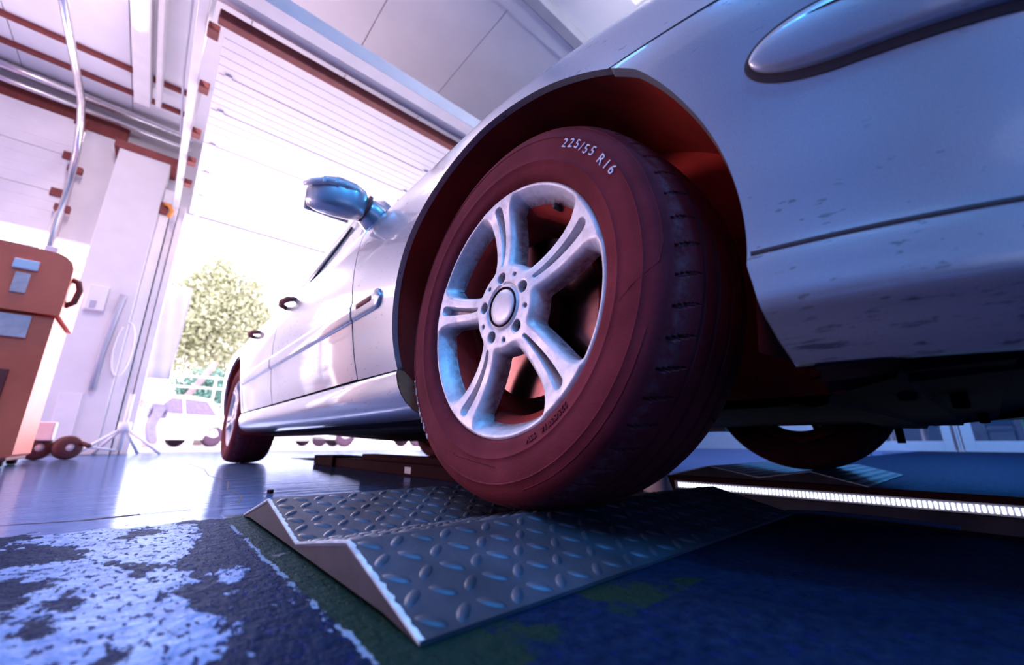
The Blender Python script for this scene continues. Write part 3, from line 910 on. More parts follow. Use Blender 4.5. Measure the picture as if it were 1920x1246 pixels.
def make_wheel(mw, label):
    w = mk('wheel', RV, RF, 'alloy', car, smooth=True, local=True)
    w['label'] = label
    mw = Matrix.Translation(-Vector(car.location)) @ mw
    w.matrix_local = mw
    smooth_by_angle(w, 50)
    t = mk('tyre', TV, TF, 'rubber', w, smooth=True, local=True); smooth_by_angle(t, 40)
    B().lathe([(.2205, -.004), (.2225, -.008), (.2215, -.014), (.206, -.022), (.200, -.031)], 96, *E3).mk('rim_flange', 'alloy', w, True, local=True)
    B().lathe([(.200, -.031), (.181, -.050), (.174, -.15), (.19, -.19), (.215, -.2)], 96, *E3).mk('barrel', 'liner', w, True, local=True)  # liner red paints the glow into the inner barrel
    B().lathe([(.0, -.001), (.020, -.0005), (.030, -.002), (.0325, -.004), (.033, -.010)], 48, *E3).mk('centre_cap', 'cap', w, True, local=True)
    B().lathe([(.033, -.008), (.0335, -.002), (.0355, -.0015), (.0365, -.006)], 48, *E3).mk('cap_ring', 'dark_steel', w, True, local=True)
    for i in range(5):
        an = PAIR0 + i * 2 * math.pi / 5
        B().lathe([(0, -.016), (.006, -.016), (.0068, -.018), (.0068, -.03)], 12, (.056 * math.cos(an), .056 * math.sin(an), 0), *E3[1:]).mk('wheel_bolt', 'dark_steel', w, True, local=True)
    B().lathe([(.0, -.034), (.068, -.034), (.07, -.04), (.07, -.078)], 48, *E3).mk('hub', 'dark_steel', w, True, local=True)
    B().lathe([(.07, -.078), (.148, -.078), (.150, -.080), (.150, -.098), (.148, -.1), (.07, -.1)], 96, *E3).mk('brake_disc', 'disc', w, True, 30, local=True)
    vs_ = math.radians(57)
    B().lathe([(.0055, -.042), (.0055, -.026), (.0035, -.024), (0, -.024)], 12, (.190 * math.cos(vs_), .190 * math.sin(vs_), 0), *E3[1:]).mk('valve', 'black_plastic', w, True, local=True)
    return w

st, cb = 0.0284, -0.0308
nv = Vector((-math.cos(st) * math.cos(cb), math.sin(st) * math.cos(cb), -math.sin(cb))).normalized()
e1 = Vector((0, 0, 1)).cross(nv).normalized(); e2 = nv.cross(e1).normalized()
MW = Matrix(((e1.x, e2.x, nv.x, 0), (e1.y, e2.y, nv.y, 0), (e1.z, e2.z, nv.z, .3618), (0, 0, 0, 1)))
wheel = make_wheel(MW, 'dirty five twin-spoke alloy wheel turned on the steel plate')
sidewall_text('tyre_chalk_mark', '225/55 R16', .0195, .2765, 39.5, 'crayon', wheel, .0016, 1.15, .0012, 0, 1.35)
sidewall_text('tyre_lettering', 'PRIMACY', .0175, .2945, 213, 'white_letter', wheel, .0014, 1.3, 0, .0003, 1.75)
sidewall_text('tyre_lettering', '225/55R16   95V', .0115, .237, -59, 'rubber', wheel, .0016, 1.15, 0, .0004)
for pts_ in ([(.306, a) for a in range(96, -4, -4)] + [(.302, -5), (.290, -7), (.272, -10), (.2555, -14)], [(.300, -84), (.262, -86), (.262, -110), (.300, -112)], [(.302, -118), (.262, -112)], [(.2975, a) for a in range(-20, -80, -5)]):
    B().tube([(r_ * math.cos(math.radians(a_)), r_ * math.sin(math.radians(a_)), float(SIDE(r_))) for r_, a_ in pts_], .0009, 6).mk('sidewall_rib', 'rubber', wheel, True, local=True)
# caliper and knuckle inside the near front wheel
B().box((-.158, -.05, -.155), (-.105, .05, -.085), .012).mk('brake_caliper', 'dark_steel', wheel, local=True)
def basis(n):
    n = Vector(n); a = Vector((0, 0, 1)).cross(n).normalized(); b = n.cross(a)
    return a, b, n
def place(loc, n, spin):
    a, b, c = basis(n)
    return Matrix(((a.x, b.x, c.x, loc[0]), (a.y, b.y, c.y, loc[1]), (a.z, b.z, c.z, loc[2]), (0, 0, 0, 1))) @ Matrix.Rotation(spin, 4, 'Z')
TRACK = 1.76
for loc, n, sp, lb in (((.002, 2.854, .3262), (-1, 0, 0), .5, 'alloy wheel at the rear of the car near the open door'),
                       ((TRACK, 0, .3618), (1, st, 0), .2, 'front wheel on the far side of the car'),
                       ((TRACK, 2.854, .3262), (1, 0, 0), .9, 'rear wheel on the far side of the car')):
    c = wheel.copy(); COL.objects.link(c); c.parent = car; c['label'] = lb
    c.matrix_local = Matrix.Translation(-Vector(car.location)) @ place(loc, n, sp)
    for ch in wheel.children:
        if ch.name.split('.')[0] == 'tyre_chalk_mark': continue
        d = ch.copy(); COL.objects.link(d); d.parent = c
# ------------------------------------------------------------------ car body
CX = 0.88                                              # centre plane of the car
H_ = [.30, .36, .45, .53, .60, .68, .74, .79, .83, .87, .93, 1.02, 1.20, 1.45, 1.72]
SV = hermite(H_, [.000, -.014, -.027, -.034, -.036, -.030, -.020, -.003, .022, .050, .100, .185, .36, .61, .88])
SZ = hermite(H_, [.30, .36, .45, .53, .60, .68, .74, .79, .825, .85, .872, .893, .918, .938, .945])
PW = [0.15, .30, .40, .50, .60, .70, .80, .90, 1.0, 1.15, 1.32]
PU = hermite(PW, [-.15, -.30, -.40, -.497, -.588, -.665, -.725, -.767, -.795, -.820, -.83])
PV = hermite(PW, [0, .006, .018, .043, .083, .145, .222, .312, .408, .555, .725])
BV = hermite([.20, .225, .250, .264, .270, .285, .318, .325, .335, .40, .47, .53, .60, .66, .74], [.046, .022, .003, -.0085, -.0105, -.0098, -.0078, -.0068, -.0064, -.009, -.0145, -.024, -.0345, -.0335, -.020])

def place_skin(w, h, bumper=False):
    """w = distance ahead of the wheel centre (negative behind), h = height along the section; returns x, y, z on the near side."""
    w = np.asarray(w, float); h = np.asarray(h, float)
    sv = SV(h)
    if bumper: sv = np.where(h < .74, BV(h), sv)
    z = np.where(h < .30, h, SZ(h)) if not bumper else np.where(h < .60, h, SZ(h))
    k = .28 * (np.clip(w + .05, 0, None) / .35) ** 1.2
    z = np.where(z > .6, .6 + (z - .6) * (1 - np.clip(k, 0, .75)), z)
    z = z + np.clip(-w - .6, 0, None) * .006 * (z > .5)
    wc = np.clip(w, .15, 1.32)
    pv, pu = PV(wc), PU(wc)
    al = np.clip((w - .35) / .75, 0, 1) * math.pi / 2
    al = np.where(h > .95, al * 0, al)
    x = np.where(w > .15, pv, 0) + sv * np.cos(al)
    y = np.where(w > .15, pu, -w) + sv * np.sin(al)
    x = np.minimum(x, CX)
    return np.stack([x, y, z], -1)

def panel(name, A, Bp, nt, ns, mat='paint', bumper=False, flange=.014, mirror=True, label=None, lift=0.0, bow=None):
    a, b = resample(A, nt + 1), resample(Bp, nt + 1)
    s = np.linspace(0, 1, ns + 1)[:, None, None]
    wh = a[None] * (1 - s) + b[None] * s
    P = place_skin(wh[..., 0], wh[..., 1], bumper)
    outs = []
    for m in ((False, True) if mirror else (False,)):
        V = P.reshape(-1, 3).copy()
        idx = np.arange(len(V)).reshape(ns + 1, nt + 1)
        F = np.stack([idx[:-1, :-1], idx[:-1, 1:], idx[1:, 1:], idx[1:, :-1]], -1).reshape(-1, 4).tolist()
        # returned edge so that seams read as gaps
        bl = list(idx[0, :]) + list(idx[1:, -1]) + list(idx[-1, -2::-1]) + list(idx[-2:0:-1, 0])
        c = V.mean(0); base = len(V)
        ring0 = V[bl]; ring1 = ring0 + np.array([flange, 0, 0])
        if bumper: ring1 = ring0 + (c - ring0) * .0 + np.array([flange * .8, flange * .5, 0])
        V = np.vstack([V, ring0, ring1]); n = len(bl)
        F += [[base + i, base + (i + 1) % n, base + n + (i + 1) % n, base + n + i] for i in range(n)]
        if m: V[:, 0] = 2 * CX - V[:, 0]
        o = mk(name, V, F, mat, car, smooth=True)
        bm = bmesh.new(); bm.from_mesh(o.data); bmesh.ops.recalc_face_normals(bm, faces=bm.faces); bm.to_mesh(o.data); bm.free()
        if label and not m: o['label'] = label
        outs.append(o)
    return outs

def arc(cy, cz, r, a0, a1, n):
    return [(-(cy + r * math.cos(math.radians(t))), cz + r * math.sin(math.radians(t))) for t in np.linspace(a0, a1, n)]
# arch curve round the near front wheel: angle 0 = rearwards, 90 = up
WZ = .3618
arch_f = arc(0, WZ, .384, -9.0, 133.0, 60)
top_h = .985
fender_out = [(-.620, .304), (-.628, .45), (-.645, .62), (-.662, .77), (-.668, .87), (-.66, top_h), (-.5, top_h), (-.2, top_h), (.05, top_h), (.28, top_h), (.40, .96), (.47, .80), (.448, .640)]
def rayfan(inner, outer, c):
    """outer boundary point hit by the ray from c through every inner point"""
    res = []
    O = np.asarray(outer)
    for p in inner:
        d = np.array(p) - c; best = None
        for q0, q1 in zip(O, O[1:]):
            e = q1 - q0; m = np.array([[d[0], -e[0]], [d[1], -e[1]]])
            if abs(np.linalg.det(m)) < 1e-9: continue
            t, s = np.linalg.solve(m, q0 - c)
            if t > 0 and -1e-6 <= s <= 1 + 1e-6 and (best is None or t > best[0]): best = (t, q0 + s * e)
        res.append(tuple(best[1]) if best else tuple(outer[0] if not res else res[-1]))
    return res

def fan_panel(name, inner, outer, **kw):
    a = np.asarray(inner)
    n = len(a); ns = kw.pop('ns', 30)
    o = resample(outer, 400); i_ = np.linspace(0, 1, n)
    # spread outer points by angle so that the columns stay fan shaped
    c = np.array(kw.pop('centre'))
    ang = np.unwrap(np.arctan2(o[:, 1] - c[1], o[:, 0] - c[0])); ia = np.unwrap(np.arctan2(a[:, 1] - c[1], a[:, 0] - c[0]))
    t = (ia - ia[0]) / (ia[-1] - ia[0]); ta = (ang - ang[0]) / (ang[-1] - ang[0])
    order = np.maximum.accumulate(ta)
    ob = np.stack([np.interp(t, order + np.arange(400) * 1e-9, o[:, k]) for k in range(2)], 1)
    return a, ob, ns

def fan(name, inner, outer, centre, ns, **kw):
    a, b, ns = fan_panel(name, inner, outer, centre=centre, ns=ns)
    global resample
    keep = resample
    resample = lambda p, n: np.asarray(p)
    try: return panel(name, a, b, len(a) - 1, ns, **kw)
    finally: resample = keep

fan('front_fender', arch_f, fender_out, (0, WZ), 34)
# front bumper: from the arch to the nose
arch_b = arc(0, WZ, .384, 134.0, 188.0, 26) + [(.3835, .285), (.386, .262), (.392, .235), (.400, .212)]
arch_b = [(w, h) for w, h in arch_b][::-1]                    # bottom to top
seam = [(1.318, .212), (1.318, .27), (1.318, .33), (1.318, .5), (1.318, .60)]
bot = resample(arch_b, 40)
def bumper_panels():
    A = resample(arch_b, 61)
    Bq = resample(seam, 61)
    # top edge rises from the arch along the seam with the fender
    n = 70
    for m in (False, True):
        s = (np.linspace(0, 1, n) ** 1.15)[:, None, None]
        wh = A[None] * (1 - s) + Bq[None] * s
        # keep rows level: blend heights quickly from the arch outline to level lines
        lev = np.linspace(.205, .655, 61)
        lev = np.array(sorted(set(list(np.r_[lev]))))
        t = sstep(0, 1, np.clip((wh[..., 0] - A[None, :, 0]) / .12, 0, 1))
        P = place_skin(wh[..., 0], wh[..., 1], True)
        V = P.reshape(-1, 3).copy(); idx = np.arange(len(V)).reshape(n, 61)
        F = np.stack([idx[:-1, :-1], idx[:-1, 1:], idx[1:, 1:], idx[1:, :-1]], -1).reshape(-1, 4).tolist()
        bl = list(idx[:, 0]) [::-1] + list(idx[0, 1:]) + list(idx[1:, -1])
        base = len(V); r0 = V[bl]; r1 = r0 + np.array([.016, .004, .0]); V = np.vstack([V, r0, r1]); k = len(bl)
        F += [[base + i, base + i + 1, base + k + i + 1, base + k + i] for i in range(k - 1)]
        if m: V[:, 0] = 2 * CX - V[:, 0]
        o = mk('front_bumper', V, F, 'paint', car, smooth=True)
        bm = bmesh.new(); bm.from_mesh(o.data); bmesh.ops.recalc_face_normals(bm, faces=bm.faces); bm.to_mesh(o.data); bm.free()
        o['label'] = 'scuffed silver front bumper half ' + ('on the far side' if m else 'facing the viewer')
bumper_panels()

# hood, doors, tail
panel('hood', [(-.66, .993), (-.3, .993), (0, .993), (.3, .993), (.52, .993), (.72, .993)], [(-.50, 1.72), (-.2, 1.72), (0, 1.72), (.3, 1.72), (.6, 1.72), (.80, 1.72)], 40, 24)
def nose():
    """headlamps and grille between the top of the bumper and the bonnet edge"""
    n = 56
    a = np.array([place_skin(w, h, True) for w, h in zip(np.linspace(.450, 1.318, n), np.linspace(.640, .602, n))])
    a[:, 0] = np.linspace(a[0, 0], CX, n) * .35 + a[:, 0] * .65; a[-1, 0] = CX
    top = resample([(.452, .648), (.47, .80), (.405, .955), (.72, .993), (.74, 1.15), (.77, 1.40), (.80, 1.72)], n)
    b = np.array([place_skin(w, h) for w, h in top])
    k = 22
    for nm, mt, r0, r1 in (('headlamp', 'clear', 0, k), ('grille', 'black_plastic', k, n - 1)):
        for m in (False, True):
            P = []
            for t in np.linspace(0, 1, 9):
                P.append(a[r0:r1 + 1] * (1 - t) + b[r0:r1 + 1] * t + np.array([0, -.035, 0]) * math.sin(t * math.pi))
            P = np.array(P); V = P.reshape(-1, 3).copy(); idx = np.arange(len(V)).reshape(9, -1)
            if m: V[:, 0] = 2 * CX - V[:, 0]
            F = np.stack([idx[:-1, :-1], idx[:-1, 1:], idx[1:, 1:], idx[1:, :-1]], -1).reshape(-1, 4).tolist()
            mk(nm, V, F, mt, car, smooth=True)
nose()
panel('front_door', [(-.626, .306), (-1.655, .306)], [(-.672, .872), (-1.655, .872)], 34, 34)
panel('rear_door', [(-1.665, .306), (-2.38, .306)], [(-1.665, .872), (-2.62, .872)], 30, 34)
RZ = .3262
arch_r = arc(2.854, RZ, .376, 190.0, -14.0, 60)
quarter_out = [(-2.40, .306), (-2.52, .60), (-2.632, .872), (-2.66, .93), (-3.1, .985), (-3.6, .985), (-3.86, .93), (-3.93, .7), (-3.95, .5), (-3.9, .30), (-3.45, .30)]
arch_r = [(w, h) for w, h in arch_r]
def quarter():
    inner = np.asarray(arc(2.854, RZ, .376, 183.0, -4.0, 60))
    outer = resample(quarter_out, 60)
    global resample_
    for m in (False, True):
        s = np.linspace(0, 1, 24)[:, None, None]
        wh = inner[None] * (1 - s) + outer[None] * s
        V = place_skin(wh[..., 0], np.maximum(wh[..., 1], .30)).reshape(-1, 3)
        V[:, 2] = np.where(wh[..., 1].reshape(-1) < .30, wh[..., 1].reshape(-1), V[:, 2])
        taper = np.clip(V[:, 1] - 3.2, 0, None) ** 2 * .22
        V[:, 0] += taper
        idx = np.arange(len(V)).reshape(24, 60)
        F = np.stack([idx[:-1, :-1], idx[:-1, 1:], idx[1:, 1:], idx[1:, :-1]], -1).reshape(-1, 4).tolist()
        base = len(V); bl = list(idx[0, :]); r0 = V[bl]; V = np.vstack([V, r0, r0 + np.array([.016, 0, 0])]); k = len(bl)
        F += [[base + i, base + i + 1, base + k + i + 1, base + k + i] for i in range(k - 1)]
        if m: V[:, 0] = 2 * CX - V[:, 0]
        mk('rear_quarter', V, F, 'paint', car, smooth=True)
quarter()

def sill():
    sec = [(.012, .298), (.000, .300), (-.006, .296), (-.009, .285), (-.010, .262), (-.006, .240), (.002, .222), (.016, .206), (.036, .195), (.075, .190), (.10, .192)]
    ys = np.linspace(.372, 2.455, 40)
    for m in (False, True):
        V = []; F = []
        for y in ys:
            # the front end sweeps back under the arch
            for (x, z) in sec:
                dy = (.298 - z) * (-.55) if y == ys[0] else ((.298 - z) * .35 if y == ys[-1] else 0)
                V.append((x if not m else 2 * CX - x, y + dy, z))
        n = len(sec)
        for i in range(len(ys) - 1):
            for k in range(n - 1): F.append((i * n + k, i * n + k + 1, (i + 1) * n + k + 1, (i + 1) * n + k))
        F += [tuple((len(ys) - 1) * n + k for k in range(n))]
        fl_ = mk('mud_flap', np.array([(a[0] + (.0015 if not m else -.0015), a[1] - .001, a[2]) for a in V[:n]]), [tuple(range(n))], 'mud', car)
        o = mk('sill', V, F, 'paint', car, smooth=True); smooth_by_angle(o, 40)
        bm = bmesh.new(); bm.from_mesh(o.data); bmesh.ops.recalc_face_normals(bm, faces=bm.faces); bm.to_mesh(o.data); bm.free()
sill()

def strip(name, w0, w1, h0, h1, mat, n=30, thick=.010, round_front=.0, round_rear=0.0, bumper=False, slope=0.0, label=None, mirror=True, parent=None):
    """moulding lying on the skin with a soft rounded section"""
    sec = [(0, -.002), (.0, .4), (.06, .75), (.2, .95), (.5, 1.0), (.8, .95), (.94, .75), (1.0, .4), (1.0, -.002)]
    ws = w0 + (w1 - w0) * np.linspace(0, 1, n) ** (2.4 if round_rear and n >= 60 else 1.0); outs = []
    for m in ((False, True) if mirror else (False,)):
        V = []; F = []
        for w in ws:
            f = 1.0
            if round_front and w > w1 - round_front: f = math.sqrt(max(0.0, 1 - ((w - (w1 - round_front)) / round_front) ** 2))
            if round_rear and w < w0 + round_rear: f = min(f, math.sqrt(max(0.0, 1 - (((w0 + round_rear) - w) / round_rear) ** 2)))
            f = max(f, .06); c = (h0 + h1) / 2 + slope * (w - w0); hh = (h1 - h0) / 2 * f
            for (t, o) in sec:
                p = place_skin(w, c - hh + 2 * hh * t, bumper)
                q = place_skin(w, c, bumper)
                a = np.clip((w - .35) / .75, 0, 1) * math.pi / 2
                d = thick * o * (.5 + .5 * f)
                V.append((p[0] - d * math.cos(a), p[1] - d * math.sin(a), p[2]))
        k = len(sec)
        for i in range(n - 1):
            for j in range(k - 1): F.append((i * k + j, i * k + j + 1, (i + 1) * k + j + 1, (i + 1) * k + j))
        F += [tuple(range(k)), tuple((n - 1) * k + j for j in range(k))]
        V = np.array(V)
        if m: V[:, 0] = 2 * CX - V[:, 0]
        o = mk(name, V, F, mat, parent or car, smooth=True); smooth_by_angle(o, 60)
        bm = bmesh.new(); bm.from_mesh(o.data); bmesh.ops.recalc_face_normals(bm, faces=bm.faces); bm.to_mesh(o.data); bm.free()
        if label and not m: o['label'] = label
        outs.append(o)
    return outs

# side mouldings
strip('fender_moulding', -.616, -.435, .468, .520, 'paint', 24, .010, .026, 0, label='short rounded moulding tip behind the front wheel')
strip('side_marker', -.585, -.475, .490, .507, 'rust', 16, .0135, .010, .010)
strip('door_moulding', -1.652, -.630, .468, .520, 'paint', 24, .010)
strip('door_moulding', -2.44, -1.668, .468, .520, 'paint', 20, .010)
# bumper moulding: dark groove under a painted strip
strip('bumper_groove', .409, 1.30, .485, .561, 'gap', 90, .003, 0, .075, True, 0.0)
strip('bumper_moulding', .414, 1.30, .494, .557, 'paint', 90, .010, 0, .075, True, 0.0, label='long rounded moulding on the front bumper')
strip('moulding_crease', .455, 1.30, .5435, .5465, 'gap', 60, .0107, 0, .03, True, 0.0)
# dark seam line between bumper skin and its lower lip
strip('lip_seam', .385, 1.30, .3185, .3235, 'gap', 60, .0012, 0, 0, True, 0.0)

def handles():
    for m in (False, True):
        for w, lb in ((-1.52, 'front door handle'), (-2.30, 'rear door handle')):
            V = []
            h = B()
            p0, p1 = place_skin(w + .09, .752), place_skin(w - .09, .752)
            pts = [(p0[0] + .004, p0[1], p0[2]), (p0[0] - .028, p0[1] + .03, p0[2] + .002), (p0[0] - .036, p0[1] + .09, p0[2] + .004), (p1[0] - .028, p1[1] - .03, p1[2] + .004), (p1[0] + .004, p1[1], p1[2])]
            if m: pts = [(2 * CX - x, y, z) for x, y, z in pts]
            h.tube(pts, [.010, .013, .014, .013, .010], 10)
            o = h.mk('door_handle', 'rust', car, True); o['label'] = lb  # body-coloured handles; the red-brown paints in their shade
handles()

# glasshouse
def glasshouse():
    belt = lambda y: (.052 + .004 * y, .852 + .006 * max(0, y - .6))
    for m in (False, True):
        mx = (lambda x: 2 * CX - x) if m else (lambda x: x)
        def quad(name, pts, mat, th=.006):
            b = B(); n = len(pts); v = [(mx(x), y, z) for x, y, z in pts]; v += [(mx(x + th), y, z) for x, y, z in pts]
            b.add(v, [tuple(range(n)), tuple(range(n, 2 * n))[::-1]] + [(i, (i + 1) % n, n + (i + 1) % n, n + i) for i in range(n)])
            return b.mk(name, mat, car)
        quad('side_window', [(.066, .98, .872), (.072, 1.655, .880), (.285, 1.70, 1.352), (.270, 1.52, 1.335), (.22, 1.30, 1.22)], 'car_glass')
        quad('side_window', [(.074, 1.735, .882), (.082, 2.50, .90), (.30, 2.62, 1.32), (.287, 1.78, 1.352)], 'car_glass')
        quad('quarter_window', [(.083, 2.56, .905), (.10, 3.02, .95), (.28, 2.80, 1.24), (.30, 2.68, 1.30)], 'car_glass')
        def bar(name, pts, r, mat='paint'):
            return B().tube([(mx(x), y, z) for x, y, z in pts], r, 8).mk(name, mat, car, True)
        bar('window_pillar', [(.060, 1.695, .868), (.285, 1.74, 1.365)], .008, 'black_plastic')
        bar('window_pillar', [(.085, .70, .872), (.17, 1.0, 1.10), (.255, 1.36, 1.315), (.31, 1.7, 1.395), (.325, 2.2, 1.405), (.33, 2.65, 1.36), (.25, 3.05, 1.16), (.12, 3.4, .96)], .030)
        bar('belt_moulding', [(.052, .70, .862), (.058, 1.65, .868), (.070, 2.55, .888), (.10, 3.05, .935)], .009, 'black_plastic')
    # roof, windscreen, rear window, boot lid as crowned sheets
    def sheet(name, rows, mat, ncol=18, drop=0.06):
        V = []; F = []
        for (x0, y, z, crown) in rows:
            for i in range(ncol + 1):
                t = i / ncol; x = x0 + (2 * CX - 2 * x0) * t; c = 1 - (2 * t - 1) ** 2
                V.append((x, y - drop * c * (1 if name in ('windscreen',) else 0), z + crown * c))
        k = ncol + 1
        for j in range(len(rows) - 1):
            for i in range(ncol): F.append((j * k + i, j * k + i + 1, (j + 1) * k + i + 1, (j + 1) * k + i))
        o = mk(name, V, F, mat, car, smooth=True); md = o.modifiers.new('t', 'SOLIDIFY'); md.thickness = .006
        return o
    sheet('roof', [(.265, 1.36, 1.325, .06), (.30, 1.6, 1.385, .065), (.325, 2.0, 1.415, .065), (.33, 2.4, 1.405, .06), (.335, 2.66, 1.37, .05)], 'paint')
    sheet('windscreen', [(.10, .72, .885, .06), (.17, .98, 1.08, .06), (.262, 1.35, 1.32, .06)], 'car_glass')
    sheet('rear_window', [(.335, 2.67, 1.365, .05), (.25, 3.03, 1.17, .05), (.16, 3.32, 1.0, .04)], 'car_glass')
    sheet('boot_lid', [(.12, 3.30, .985, .03), (.13, 3.6, .975, .03), (.20, 3.88, .945, .02), (.22, 3.95, .80, .0), (.22, 3.95, .56, .0)], 'paint')
    sheet('rear_bumper', [(.14, 3.93, .58, 0), (.13, 3.985, .55, 0), (.13, 3.99, .40, 0), (.16, 3.95, .30, 0), (.22, 3.88, .26, 0)], 'paint')
    sheet('cowl', [(.06, .60, .895, .04), (.09, .76, .885, .055)], 'black_plastic')
glasshouse()

def mirrors():
    for m in (False, True):
        mx = (lambda x: 2 * CX - x) if m else (lambda x: x)
        mi = empty('side_mirror', (0, 0, 0), 'silver wing mirror with clear indicator lens', None, parent=car)
        mi.location = Vector((mx(-.06), .70, .90)) - Vector(car.location)
        # housing: rounded shell lofted across its span
        st_ = [(-.010, .690, .895, .018, .030), (-.025, .692, .897, .036, .044), (-.060, .697, .902, .044, .052), (-.110, .712, .909, .046, .055), (-.150, .730, .912, .042, .050), (-.178, .748, .912, .030, .038), (-.190, .756, .912, .010, .016)]
        V = []; F = []; n = 28
        for (x, y, z, a, b) in st_:
            for k in range(n):
                t = 2 * math.pi * k / n; c, s_ = math.cos(t), math.sin(t)
                e = .62
                V.append((mx(x * .92), y - .004 + a * math.copysign(abs(c) ** e, c), z - .022 + b * 1.08 * math.copysign(abs(s_) ** e, s_)))
        for i in range(len(st_) - 1):
            for k in range(n): F.append((i * n + k, i * n + (k + 1) % n, (i + 1) * n + (k + 1) % n, (i + 1) * n + k))
        F += [tuple(range(n)), tuple((len(st_) - 1) * n + k for k in range(n))]
        o = mk('housing', V, F, 'paint', mi, smooth=True); smooth_by_angle(o, 60)
        bm = bmesh.new(); bm.from_mesh(o.data); bmesh.ops.recalc_face_normals(bm, faces=bm.faces); bm.to_mesh(o.data); bm.free()
        L = B().tube([(mx(-.045), .652, .902), (mx(-.085), .658, .910), (mx(-.13), .676, .913), (mx(-.168), .708, .911), (mx(-.186), .736, .908)], [.006, .010, .011, .011, .007], 8).mk('indicator_lens', 'clear', mi, True)
        for x, y in ((-.085, .652), (-.115, .660), (-.145, .678)):
            B().box((mx(x) - .004, y - .004, .903), (mx(x) + .004, y + .004, .921), .002).mk('lens_bulb', 'white_metal', mi)
        B().box((mx(-.17), .775, .85), (mx(-.03), .785, .925), .004).mk('mirror_glass', 'chrome', mi)
        B().tube([(mx(.045), .70, .845), (mx(.025), .698, .856), (mx(-.002), .694, .868), (mx(-.014), .694, .872)], [.055, .052, .045, .036], 14).mk('foot', 'paint', mi, True)
        B().tube([(mx(-.006), .692, .871), (mx(-.014), .692, .873)], [.047, .047], 20).mk('joint', 'rust', mi, True)
mirrors()

# wheel wells, underbody
def wells():
    for cy, cz, r in ((0, WZ, .395), (2.854, RZ, .388)):
        for m in (False, True):
            mx = (lambda x: 2 * CX - x) if m else (lambda x: x)
            b = B(); n = 60; xs = [None, .09, .18, .32]
            for x in xs:
                for k in range(n + 1):
                    a = math.radians(-22 + (222 if cy == 0 else 224) * k / n); rr = r + (.02 if x else -.004)
                    yy_, zz_ = cy + rr * math.cos(a), cz + rr * math.sin(a)
                    if x is None:
                        p_ = place_skin(-yy_, max(zz_, .302 if cy else .206), cy == 0 and math.degrees(a) > 133); xx = float(p_[0]) + .013
                    else: xx = x + (.03 if x < .1 else 0)
                    b.v.append((mx(xx), yy_, zz_))
            for i in range(len(xs) - 1):
                for k in range(n): b.f.append((i * (n + 1) + k, i * (n + 1) + k + 1, (i + 1) * (n + 1) + k + 1, (i + 1) * (n + 1) + k))
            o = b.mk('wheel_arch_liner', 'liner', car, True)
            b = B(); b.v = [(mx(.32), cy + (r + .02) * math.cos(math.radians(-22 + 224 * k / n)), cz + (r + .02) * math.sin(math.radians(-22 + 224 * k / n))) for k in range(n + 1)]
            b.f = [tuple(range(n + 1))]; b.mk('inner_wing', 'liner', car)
            B().tube([(mx(.24), cy, cz - .02), (mx(.30), cy + .02, cz + .34)], .035, 12).mk('suspension_strut', 'dark_steel', car, True)
            B().tube([(mx(.2), cy, cz), (mx(.6), cy, cz - .06)], .03, 10).mk('axle_shaft', 'dark_steel', car, True)
wells()
